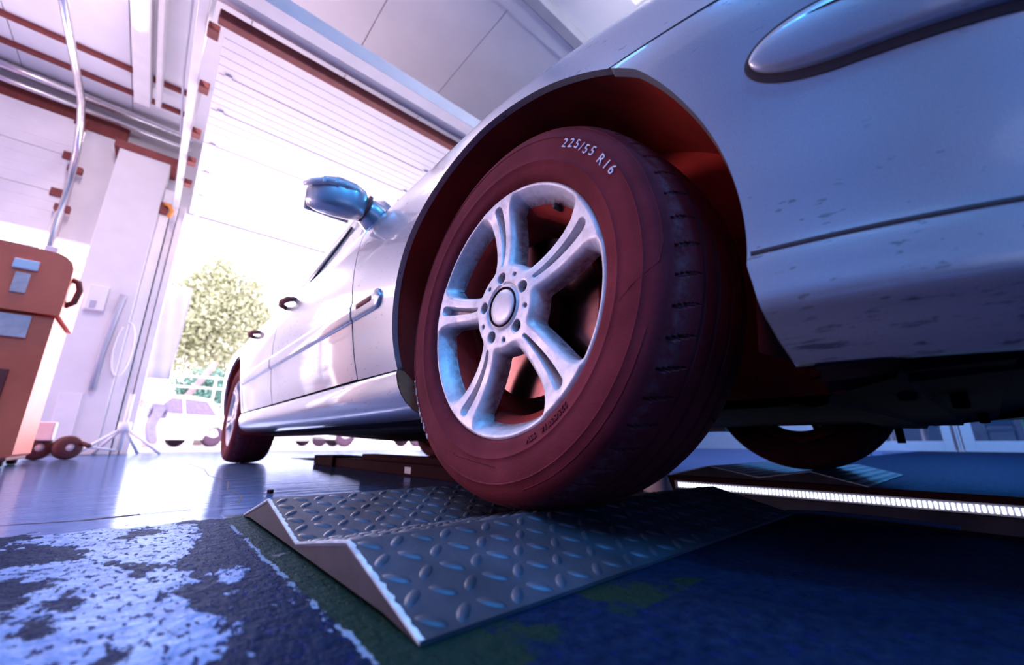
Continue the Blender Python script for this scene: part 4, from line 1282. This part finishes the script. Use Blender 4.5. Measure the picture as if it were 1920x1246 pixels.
def underbody():
    # closed floor pan and the slatted front undertray
    B().box((.10, .40, .185), (1.66, 2.46, .24), .02).mk('floor_pan', 'under', car)
    B().box((.40, -.30, .20), (1.36, .42, .30), .02).mk('subframe', 'under', car)
    B().box((.40, 2.40, .22), (1.36, 3.85, .40), .04).mk('rear_floor', 'under', car)
    for x0, x1 in ((.15, .30), (1.46, 1.61)):
        B().box((x0, .45, .172), (x1, 2.40, .19), .008).mk('chassis_rail', 'under', car)
    B().tube([(.75, .5, .185), (.72, 1.2, .178), (.78, 2.0, .178), (.78, 3.3, .23)], .035, 12).mk('exhaust_pipe', 'dark_steel', car, True)
    B().box((.62, 1.2, .165), (.90, 1.75, .215), .03).mk('silencer', 'dark_steel', car)
    rows = [(-.30, .186), (-.38, .186), (-.385, .196), (-.46, .198), (-.465, .208), (-.54, .214), (-.545, .226), (-.60, .236), (-.66, .246), (-.72, .258), (-.74, .30)]
    V = []; F = []; n = 16
    for (y, z) in rows:
        for i in range(n + 1):
            t = i / n; inset = .06 + np.interp(-y, [.3, .45, .6, .75], [.32, .05, .14, .34])
            V.append((inset + (2 * CX - 2 * inset) * t, y, z + .006 * math.sin(t * math.pi)))
    k = n + 1
    for j in range(len(rows) - 1):
        for i in range(n): F.append((j * k + i, j * k + i + 1, (j + 1) * k + i + 1, (j + 1) * k + i))
    mk('undertray', V, F, 'under', car)
    # lower valance behind the bumper lip, stepped back under the car
    for (o_, z0, z1) in ((.035, .207, .236), (.085, .200, .224), (.15, .195, .218)):
        b = B(); ws = np.linspace(.415, 1.31, 34)
        for mside in (False, True):
            pts0 = []; 
            for w in ws:
                p = place_skin(w, .24, True); a = np.clip((w - .35) / .75, 0, 1) * math.pi / 2
                x, y = p[0] + o_ * math.cos(a), p[1] + o_ * math.sin(a)
                pts0.append((x if not mside else 2 * CX - x, y))
            base = len(b.v)
            up = np.clip((ws - .42) / .3, 0, 1) * .02
            for (x, y), u in zip(pts0, up): b.v += [(x, y, z0 + u), (x, y, z1 + u), (x + (.05 if not mside else -.05), y + .03, z1 + u)]
            for i in range(len(pts0) - 1):
                for q in (0, 1): b.f.append((base + i * 3 + q, base + i * 3 + q + 1, base + i * 3 + q + 4, base + i * 3 + q + 3))
        b.mk('valance', 'under', car)
    for x, y in ((.30, -.46), (.52, -.50), (1.2, -.52)):
        B().box((x, y, .19), (x + .05, y + .02, .23), .004).mk('undertray_rib', 'under', car)
    B().tube([(1.62, -.30, .14), (1.62, -.30, .20)], .012, 8).mk('drain_plug', 'under', car, True)
    # engine block and bulkhead close the bay so no light leaks through
    B().box((.36, -.55, .26), (1.40, .55, .80), .05).mk('engine_bay', 'under', car)
    B().box((.16, .60, .24), (1.60, .68, .86), .01).mk('bulkhead', 'under', car)
    B().box((.14, .68, .25), (1.62, 2.45, .60), .05).mk('cabin_floor', 'under', car)
    B().box((.22, 2.3, .40), (1.54, 3.8, .86), .05).mk('boot_tub', 'under', car)
    for x in (.45, 1.0):
        B().box((x - .05, 1.35, .60), (x + .40, 1.85, .78), .06).mk('seat', 'black_plastic', car)
        B().box((x - .03, 1.78, .70), (x + .38, 1.92, 1.15), .06).mk('seat_back', 'black_plastic', car)
underbody()
# ------------------------------------------------------------------ wheel plates
def wheel_plate(x0, x1, label, end_left=True, parent_group='steel wheel plates under the front tyres'):
    prof = [(-.222, .004), (-.072, .043), (-.03, .0362), (.098, .0135), (.282, .0475), (.455, .004)]
    t = empty('wheel_plate', ((x0 + x1) / 2, .12, 0), label, 'ramp', parent_group)
    th = .005
    b = B()
    for x in (x0, x1):
        for (y, z) in prof: b.v.append((x, y, z))
        for (y, z) in prof: b.v.append((x, y, max(0.0005, z - th)))
    n = len(prof)
    for i in range(n - 1):
        b.f += [(i, i + 1, 2 * n + i + 1, 2 * n + i), (n + i, n + i + 1, 3 * n + i + 1, 3 * n + i)]
        b.f += [(i, i + 1, n + i + 1, n + i), (2 * n + i, 2 * n + i + 1, 3 * n + i + 1, 3 * n + i)]
    b.f += [(0, 2 * n, 3 * n, n), (n - 1, 2 * n - 1, 4 * n - 1, 3 * n - 1)]
    b.mk('tread_plate', 'plate', t)
    # closed end cheeks
    for x, s in ((x0 + .001, 1), (x1 - .006, 1)):
        poly = [(y, z - .001) for y, z in prof] + [(.452, .0005), (.40, .005), (-.16, .005), (-.219, .0005)]
        c = B().prism(poly, x, x + .005, lambda p, h: (h, p[0], p[1])).mk('end_cheek', 'plate_side', t)
    # bare steel shows along the worn upper edge of the near end
    e = B(); xe = x0 if end_left else x1
    for (p, q) in zip(prof, prof[1:]):
        N = 26
        for k in range(N):
            a0, a1 = k / N, (k + 1) / N
            w0 = .0022 + .0022 * abs(math.sin(k * 1.9 + p[0] * 40)) * (1.0 if k % 3 else 1.6); w1 = .0022 + .0022 * abs(math.sin((k + 1) * 1.9 + p[0] * 40)) * (1.0 if (k + 1) % 3 else 1.6)
            s = 1 if end_left else -1
            A = [p[0] + (q[0] - p[0]) * a0, p[1] + (q[1] - p[1]) * a0]; C_ = [p[0] + (q[0] - p[0]) * a1, p[1] + (q[1] - p[1]) * a1]
            e.add([(xe - .0003 * s, A[0], A[1] - .002), (xe - .0003 * s, C_[0], C_[1] - .002), (xe - .0003 * s, C_[0], C_[1] + .0005), (xe - .0003 * s, A[0], A[1] + .0005),
                   (xe + w1 * s, C_[0], C_[1] + .0005), (xe + w0 * s, A[0], A[1] + .0005)], [(0, 1, 2, 3), (3, 2, 4, 5)])
    e.mk('worn_edge', 'bare_edge', t)
    # raised tread marks, alternately turned
    d = B(); pitch = .0285
    for (p, q) in ((prof[0], prof[1]), (prof[1], prof[3]), (prof[3], prof[4]), (prof[4], prof[5])):
        L = math.hypot(q[0] - p[0], q[1] - p[1]); nrow = max(2, int(round((L - .008) / pitch)))
        ty, tz = (q[0] - p[0]) / L, (q[1] - p[1]) / L; ny, nz = -tz, ty
        ncol = int((x1 - x0 - .02) / pitch)
        for j in range(nrow):
            for i in range(ncol):
                s = (j + .5) * L / nrow + random.uniform(-.0008, .0008); x = x0 + .018 + i * pitch
                an = math.radians(45 if (i + j) % 2 else -45)
                la, wa, h = .0140, .0054, .0022
                ca, sa = math.cos(an), math.sin(an); base = len(d.v)
                for (fr, hh) in ((1.0, -.0002), (.72, h * .75)):
                    for k in range(10):
                        a = 2 * math.pi * k / 10
                        lx = la * math.cos(a) * fr; ly = wa * math.copysign(abs(math.sin(a)) ** .9, math.sin(a)) * fr
                        gx, gs = lx * ca - ly * sa, lx * sa + ly * ca
                        gs2 = min(max(s + gs, .001), L - .001)
                        d.v.append((x + gx, p[0] + ty * gs2 + ny * hh, p[1] + tz * gs2 + nz * hh))
                d.v.append((x, p[0] + ty * s + ny * h, p[1] + tz * s + nz * h))
                for k in range(10):
                    k2 = (k + 1) % 10
                    d.f += [(base + k, base + k2, base + 10 + k2, base + 10 + k), (base + 10 + k, base + 10 + k2, base + 20)]
    o = d.mk('tread_marks', 'plate_worn', t, True); o['kind'] = 'stuff'
    return t
wheel_plate(-.252, .572, 'dark checker plate wheel ramp in the foreground under the big front tyre')
wheel_plate(1.36, 2.18, 'dark checker plate wheel ramp under the far front tyre')

# LED strip on the far pit wall
led = empty('led_strip', (1.33, -.2, -.05), 'white glowing LED strip along the far edge of the pit', 'light')
B().box((1.326, -1.9, -.048), (1.337, .42, -.016), .002).mk('channel', 'beam', led)
l0 = None
for i in range(150):
    y = .40 - i * .0115
    if l0 is None:
        l0 = B().box((1.3215, y - .0036, -.042), (1.327, y + .0036, -.022), .002).mk('diode', 'led', led)
        y00 = y
    else:
        c = l0.copy(); COL.objects.link(c); c.parent = led; c.location = l0.location + Vector((0, y - y00, 0))

# pit jack beam lying along the pit edge, with its end block and sticker
pj = empty('jack_beam', (.52, 1.6, 0), 'dark steel jack beam lying on the floor under the car', 'jack')
B().box((.44, .72, .0), (.56, 2.36, .05), .006).mk('beam', 'dark_steel', pj)
B().box((.42, 2.03, .0), (.60, 2.38, .058), .008).mk('end_block', 'dark_steel', pj)
B().box((.46, .72, .05), (.54, 1.7, .078), .006).mk('top_rail', 'dark_steel', pj)
s = B().box((.4385, 1.11, .010), (.4400, 1.165, .036), .0003).mk('sticker', 'white_metal', pj); s['label'] = 'small white sticker'
cn = B().lathe([(.0, .062), (.020, .062), (.026, .056), (.034, .03), (.042, .0), (.0, .0)], 28, (.632, .10, .0), (0, 0, 1), (1, 0, 0), (0, 1, 0)).mk('pale_fitting', 'pale', None, True, 40)
tag(cn, 'pale conical fitting at the pit edge behind the big tyre', 'fitting')
db = B().box((-.139, .818, 0), (-.128, .832, .010), .002, Matrix.Rotation(.5, 3, 'Z')).mk('debris', 'dark_steel')
tag(db, 'tiny dark chip of debris on the floor behind the wheel ramp', 'debris')
cab = B().tube([(.565, -.215, .006), (.60, -.27, .007), (.60, -.36, .007), (.585, -.45, .007)], .004, 8).mk('cable', 'navy', None, True)
tag(cab, 'thin dark cable on the floor at the near end of the pit', 'cable')

# ------------------------------------------------------------------ red trolley at the left
def trolley():
    t = empty('tool_trolley', (-1.3, 3.2, 0), 'red diagnostic trolley cut off by the left edge of the picture', 'trolley')
    prof = [(-1.62, .06), (-0.965, .06), (-0.945, .09), (-0.945, 1.0), (-1.62, 1.0)]
    B().prism([(-1.62, .05), (-0.96, .05), (-0.945, .065), (-0.945, .84), (-1.62, .84)], 3.0, 3.5, lambda p, h: (p[0], h, p[1])).mk('body', 'cart', t)
    top = [(-1.64, .85), (-0.925, .85)] + [(-0.925 - .10 + .10 * math.cos(a), 1.15 - .02 + .10 * math.sin(a) - .0) for a in np.linspace(0, math.pi / 2, 8)] + [(-1.64, 1.26)]
    B().prism(top, 2.97, 3.52, lambda p, h: (p[0], h, p[1])).mk('head', 'cart', t)
    B().box((-1.62, 2.985, .10), (-1.05, 3.0, .52), .006).mk('lower_door', 'cart_dark', t)
    for z in (.18, .26, .34): B().box((-1.55, 2.978, z), (-1.12, 2.986, z + .03), .004).mk('door_rib', 'cart', t)
    B().box((-1.18, 2.985, .70), (-1.03, 2.999, .83), .004).mk('paper_label', 'label', t)
    B().box((-1.16, 2.955, 1.09), (-1.06, 2.972, 1.15), .01).mk('display', 'white_metal', t)
    B().box((-1.14, 2.96, .95), (-1.08, 2.972, 1.07), .008).mk('key_strip', 'label', t)
    B().tube([(-0.93, 3.05, .93), (-0.895, 3.05, .96), (-0.885, 3.05, 1.04), (-0.90, 3.05, 1.09), (-0.93, 3.05, 1.10)], .016, 10).mk('handle', 'cart_dark', t, True)
    for x in (-1.5, -1.0):
        for y in (3.08, 3.42):
            B().lathe([(0, -.02), (.03, -.02), (.034, -.012), (.034, .012), (.03, .02), (0, .02)], 18, (x, y, .034), (1, 0, 0), (0, 1, 0), (0, 0, 1)).mk('caster', 'caster', t, True)
    B().box((-1.60, 2.99, .032), (-0.96, 3.5, .052), .006).mk('base', 'cart_dark', t)
trolley()
lb = empty('work_light_box', (-1.25, 3.3, 1.26), 'white box standing on top of the red trolley', 'box')
B().box((-1.5, 3.15, 1.255), (-1.12, 3.4, 1.30), .01).mk('case', 'white_metal', lb); B().box((-1.11, 3.2, 1.255), (-1.05, 3.3, 1.34), .01).mk('cup', 'white_metal', lb)

def hand_truck():
    t = empty('hand_truck', (-0.95, 4.3, 0), 'dark two-wheeled trolley base with fat maroon wheels beside the column', 'trolley')
    for x in (-1.02, -0.86):
        B().lathe([(.03, -.035), (.075, -.035), (.09, -.02), (.09, .02), (.075, .035), (.03, .035)], 24, (x, 4.25, .09), (.5, -.86, 0), (.86, .5, 0), (0, 0, 1)).mk('wheel', 'caster', t, True)
        B().lathe([(0, -.03), (.032, -.03), (.032, .03), (0, .03)], 16, (x, 4.25, .09), (.5, -.86, 0), (.86, .5, 0), (0, 0, 1)).mk('wheel_hub', 'white_metal', t, True)
    B().tube([(-1.06, 4.3, .09), (-0.82, 4.3, .09)], .014, 8).mk('axle', 'dark_steel', t, True)
    B().box((-1.05, 4.2, .14), (-0.95, 4.32, .28), .012).mk('motor', 'white_metal', t)
    B().tube([(-0.86, 4.3, .10), (-0.78, 4.25, .12), (-0.74, 4.2, .10)], .018, 8).mk('tow_hook', 'caster', t, True)
hand_truck()

def folding_stand():
    t = empty('folding_stand', (-0.55, 5.4, 0), 'white folding stand with splayed legs in front of the door jamb', 'stand')
    c = (-0.60, 5.4, .28)
    for p in ((-0.90, 5.25, .012), (-0.27, 5.25, .012), (-0.45, 5.65, .012), (-0.80, 5.6, .012)):
        B().tube([c, p], .016, 8).mk('leg', 'white_metal', t, True)
    B().tube([(-0.60, 5.4, .05), (-0.60, 5.4, .62)], .022, 10).mk('post', 'white_metal', t, True)
    B().lathe([(0, -.05), (.05, -.05), (.055, 0), (.05, .05), (0, .05)], 18, c, (0, 0, 1), (1, 0, 0), (0, 1, 0)).mk('hub', 'white_metal', t, True)
    B().tube([(-0.88, 5.3, .09), (-0.62, 5.38, .05)], .012, 8).mk('brace', 'white_metal', t, True)
folding_stand()

# ------------------------------------------------------------------ outside
def far_car(x, y, rz, label, mat='white_car', s=1.0, wagon=False):
    c = empty('parked_car', (x, y, -.012), label, 'car', 'cars parked in the yard')
    c.rotation_euler = (0, 0, rz)
    def loft(name, secs, m):
        V = []; F = []; n = len(secs[0][1])
        for (yy, pts) in secs:
            for (px, pz) in pts: V.append((px * s, yy * s, pz * s))
        for i in range(len(secs) - 1):
            for k in range(n): F.append((i * n + k, i * n + (k + 1) % n, (i + 1) * n + (k + 1) % n, (i + 1) * n + k))
        F += [tuple(range(n)), tuple((len(secs) - 1) * n + k for k in range(n))]
        o = mk(name, V, F, m, c, smooth=True, local=True); smooth_by_angle(o, 45)
        bm = bmesh.new(); bm.from_mesh(o.data); bmesh.ops.recalc_face_normals(bm, faces=bm.faces); bm.to_mesh(o.data); bm.free()
        return o
    ring = lambda w, z0, z1: [(-w * .94, z0), (-w, z0 + .12), (-w, z0 + (z1 - z0) * .65), (-w * .88, z1), (w * .88, z1), (w, z0 + (z1 - z0) * .65), (w, z0 + .12), (w * .94, z0)]
    loft('body', [(-2.05, ring(.62, .34, .62)), (-1.95, ring(.78, .24, .72)), (-1.2, ring(.84, .2, .84)), (-.6, ring(.85, .2, .90)), (1.3, ring(.85, .2, .92)), (1.85, ring(.80, .24, .90)), (1.98, ring(.68, .32, .80))], mat)
    cab = lambda w0, w1, z0, z1: [(-w0, z0), (-w1, z1 - .06), (-w1 * .85, z1), (w1 * .85, z1), (w1, z1 - .06), (w0, z0)]
    loft('cabin', [(-.85, cab(.80, .74, .86, .90)), (-.1, cab(.80, .60, .86, 1.44)), (.5, cab(.80, .60, .86, 1.49)), (1.2, cab(.80, .59, .86, 1.45)), (1.75, cab(.76, .70, .86, .95))], mat)
    for sx in (-1, 1):
        for pts in ([(-.55, .94), (.25, .93), (.25, 1.36), (-.02, 1.36)], [(.35, .93), (1.25, .94), (1.0, 1.34), (.35, 1.37)]):
            B().prism([(a * s, b * s) for a, b in pts], .0, .02, lambda p, h: (sx * ((.805 - (p[1] / s - .86) * .36) * s + h), p[0], p[1])).mk('side_window', 'dark_glass', c, local=True)
        for yy in (-1.3, 1.25):
            B().lathe([(0, -.08), (.2, -.09), (.29, -.09), (.31, -.06), (.31, .06), (.29, .09), (.2, .09), (0, .06)], 24, (sx * .76 * s, yy * s, .31), (sx, 0, 0), (0, 1, 0), (0, 0, 1)).mk('wheel', 'tyre_far', c, True, local=True)
        B().box((sx * .82 * s - .02, -.62 * s, .92 * s), (sx * 1.0 * s, -.50 * s, 1.06 * s), .03).mk('side_mirror', mat, c, local=True)
    V = [(-.66, -.78, .93), (.66, -.78, .93), (.54, -.14, 1.40), (-.54, -.14, 1.40)]
    B().add([(a * s, (b - .012) * s, (z + .01) * s) for a, b, z in V] + [(a * s, (b + .01) * s, (z - .01) * s) for a, b, z in V], [(0, 1, 2, 3), (7, 6, 5, 4)] + [(i, (i + 1) % 4, 4 + (i + 1) % 4, 4 + i) for i in range(4)]).mk('windscreen', 'dark_glass', c, local=True)
    for sx in (-.6, .35):
        B().box((sx * s, -2.03 * s, .56 * s), ((sx + .25) * s, -1.93 * s, .68 * s), .03).mk('headlamp', 'clear', c, local=True)
    B().box((-.55 * s, -2.07 * s, .40 * s), (.55 * s, -1.98 * s, .50 * s), .02).mk('grille', 'dark_glass', c, local=True)
    return c
far_car(-0.35, 15.2, math.radians(-58), 'white hatchback parked in the yard behind the bending man')
far_car(3.4, 17.0, math.radians(-80), 'low white car parked beyond the hatchback next to the fence', s=.92)
far_car(-5.8, 15.0, math.radians(-75), 'white car parked in the yard seen between trolley and column')
far_car(6.2, 15.0, math.radians(85), 'white car parked in the yard seen under the silver saloon', s=1.05)

def person():
    root = empty('person', (-0.42, 11.6, -.012), 'person in white shirt and grey trousers bending forward in the yard', 'person')
    def skin(name, verts, edges, rad, mat, parent):
        me = bpy.data.meshes.new(name); me.from_pydata(verts, edges, [])
        o = bpy.data.objects.new(name, me); COL.objects.link(o); o.parent = parent
        me.materials.append(M[mat])
        o.modifiers.new('skin', 'SKIN'); 
        for i, r in enumerate(rad):
            me.skin_vertices[0].data[i].radius = (r, r)
        me.skin_vertices[0].data[0].use_root = True
        sb = o.modifiers.new('sub', 'SUBSURF'); sb.levels = 2; sb.render_levels = 2
        return o
    # pelvis, spine, neck, head; bent forward to the left
    pts = [(.10, 0, .86), (.04, 0, 1.02), (-.04, 0, 1.16), (-.12, 0, 1.28), (-.18, 0, 1.36), (-.24, -.01, 1.44), (-.27, -.01, 1.53),
           (-.10, .17, 1.24), (-.20, .22, 1.02), (-.38, .20, .90), (-.46, .19, .86), (-.10, -.17, 1.24), (-.22, -.22, 1.02), (-.42, -.18, .92), (-.50, -.17, .89),
           (.10, .09, .82), (.02, .11, .46), (.10, .11, .09), (-.04, .11, .04), (.12, -.09, .82), (.06, -.11, .46), (.18, -.11, .09), (.04, -.11, .04)]
    ed = [(0, 1), (1, 2), (2, 3), (3, 4), (4, 5), (5, 6), (3, 7), (7, 8), (8, 9), (9, 10), (3, 11), (11, 12), (12, 13), (13, 14), (0, 15), (15, 16), (16, 17), (17, 18), (0, 19), (19, 20), (20, 21), (21, 22)]
    rad = [.13, .13, .14, .12, .055, .095, .075, .06, .045, .035, .03, .06, .045, .035, .03, .09, .062, .045, .04, .09, .062, .045, .04]
    skin('body', pts, ed, rad, 'skin', root)
    skin('shirt', [pts[i] for i in (0, 1, 2, 3, 7, 8, 11, 12)], [(0, 1), (1, 2), (2, 3), (3, 4), (4, 5), (3, 6), (6, 7)], [.15, .155, .165, .145, .085, .07, .085, .07], 'shirt', root)
    skin('trousers', [pts[i] for i in (0, 15, 16, 17, 19, 20, 21)], [(0, 1), (1, 2), (2, 3), (0, 4), (4, 5), (5, 6)], [.16, .115, .088, .07, .115, .088, .07], 'trousers', root)
    b = B(); b.lathe([(0, .105), (.05, .095), (.09, .06), (.10, .02), (.095, -.02)], 20, (-.245, -.01, 1.50), (.1, 0, 1), (1, 0, -.1), (0, 1, 0)); b.mk('hair', 'hair', root, True, local=True)
    for k in (-1, 1):
        bx_ = -.48
        for f in range(4):
            yy = .18 * k + (f - 1.5) * .018 * 1.0
            B().tube([(-.46 - .03 * (k < 0), yy, .86 + .03 * (k < 0)), (-.50 - .03 * (k < 0), yy, .83 + .03 * (k < 0)), (-.51 - .03 * (k < 0), yy, .79 + .03 * (k < 0))], [.010, .009, .007], 6).mk('finger', 'skin', root, True, local=True)
        B().tube([(-.46 - .03 * (k < 0), .18 * k - .03, .87 + .03 * (k < 0)), (-.49 - .03 * (k < 0), .18 * k - .045, .84 + .03 * (k < 0))], [.011, .008], 6).mk('thumb', 'skin', root, True, local=True)
person()

def tree(x, y, h, r, mat, label, n=9000, seed=1, zc=.62):
    g = np.random.default_rng(seed)
    t = empty('tree', (x, y, -.012), label, 'tree', 'trees beyond the yard')
    B().tube([(x, y, -.02), (x + .1, y, h * .3), (x - .1, y + .1, h * .55), (x, y, h * .8)], [.22, .17, .12, .04], 10).mk('trunk', 'bark', t, True)
    for k in range(6):
        a = k * 1.05 + seed; z = h * (.35 + .08 * k)
        B().tube([(x, y, z), (x + math.cos(a) * r * .5, y + math.sin(a) * r * .5, z + r * .35)], [.08, .03], 7).mk('branch', 'bark', t, True)
    cl = g.normal(size=(26, 3)); cl /= np.linalg.norm(cl, axis=1)[:, None]; cl *= g.uniform(.35, 1, (26, 1)) ** .5 * r * .75
    c = cl[g.integers(0, 26, n)] + g.normal(size=(n, 3)) * r * .17
    c[:, 2] *= (h * (1 - .22) / 2) / r * 1.05
    c += np.array([x, y, h * zc])
    a = g.normal(size=(n, 3)); a /= np.linalg.norm(a, axis=1)[:, None]; b_ = np.cross(a, g.normal(size=(n, 3))); b_ /= np.linalg.norm(b_, axis=1)[:, None]
    L = g.uniform(.07, .15, (n, 1)) * (r / 2.2)
    V = np.stack([c - a * L, c + b_ * L * .5, c + a * L, c - b_ * L * .5], 1).reshape(-1, 3)
    F = (np.arange(n)[:, None] * 4 + np.arange(4)[None]).tolist()
    o = mk('foliage', V, F, mat, t); o['kind'] = 'stuff'
tree(1.7, 27.0, 11.0, 2.7, 'leaf', 'tall pale green tree beyond the fence, nearest the car tail', 14000, 3)
tree(-5.4, 28.0, 9.0, 2.5, 'leaf', 'pale green tree far beyond the fence, left of the tall one', 9000, 5)
tree(1.3, 21.2, 3.6, 1.45, 'leaf2', 'low teal-green bush directly behind the fence by the car tail', 9000, 8, .5)
tree(-3.2, 21.2, 3.0, 1.6, 'leaf2', 'low bluish-green bush behind the parked hatchback', 8000, 9, .5)
tree(-9.5, 20.8, 7.5, 2.6, 'leaf', 'pale green tree seen between trolley and column', 9000, 11)
tree(9.0, 26.0, 8.0, 2.6, 'leaf', 'pale green tree hidden behind the silver saloon', 6000, 12)
lt = B().tube([(-0.4, 18.9, -.02), (0.2, 18.9, 1.2), (0.9, 18.9, 2.6), (1.15, 18.95, 3.15)], [.10, .10, .12, .11], 10).mk('leaning_post', 'bark', None, True)
tag(lt, 'pale leaning post in front of the trees', 'post')
fe = empty('fence', (1.5, 18.6, 0), 'white rail fence along the back of the yard', 'fence')
for z in (1.45, 2.05, 2.45): B().box((-12, 18.58, z), (10, 18.62, z + .08), .01).mk('rail', 'white_metal', fe)
for x in np.arange(-12, 10.1, 2.2): B().box((x, 18.55, -.01), (x + .08, 18.65, 2.6), .01).mk('post', 'white_metal', fe)
kb = slab('kerb', (-40, 6.7, -.012), (40, 7.1, .015), 'white_metal', 'pale concrete kerb outside the garage door')
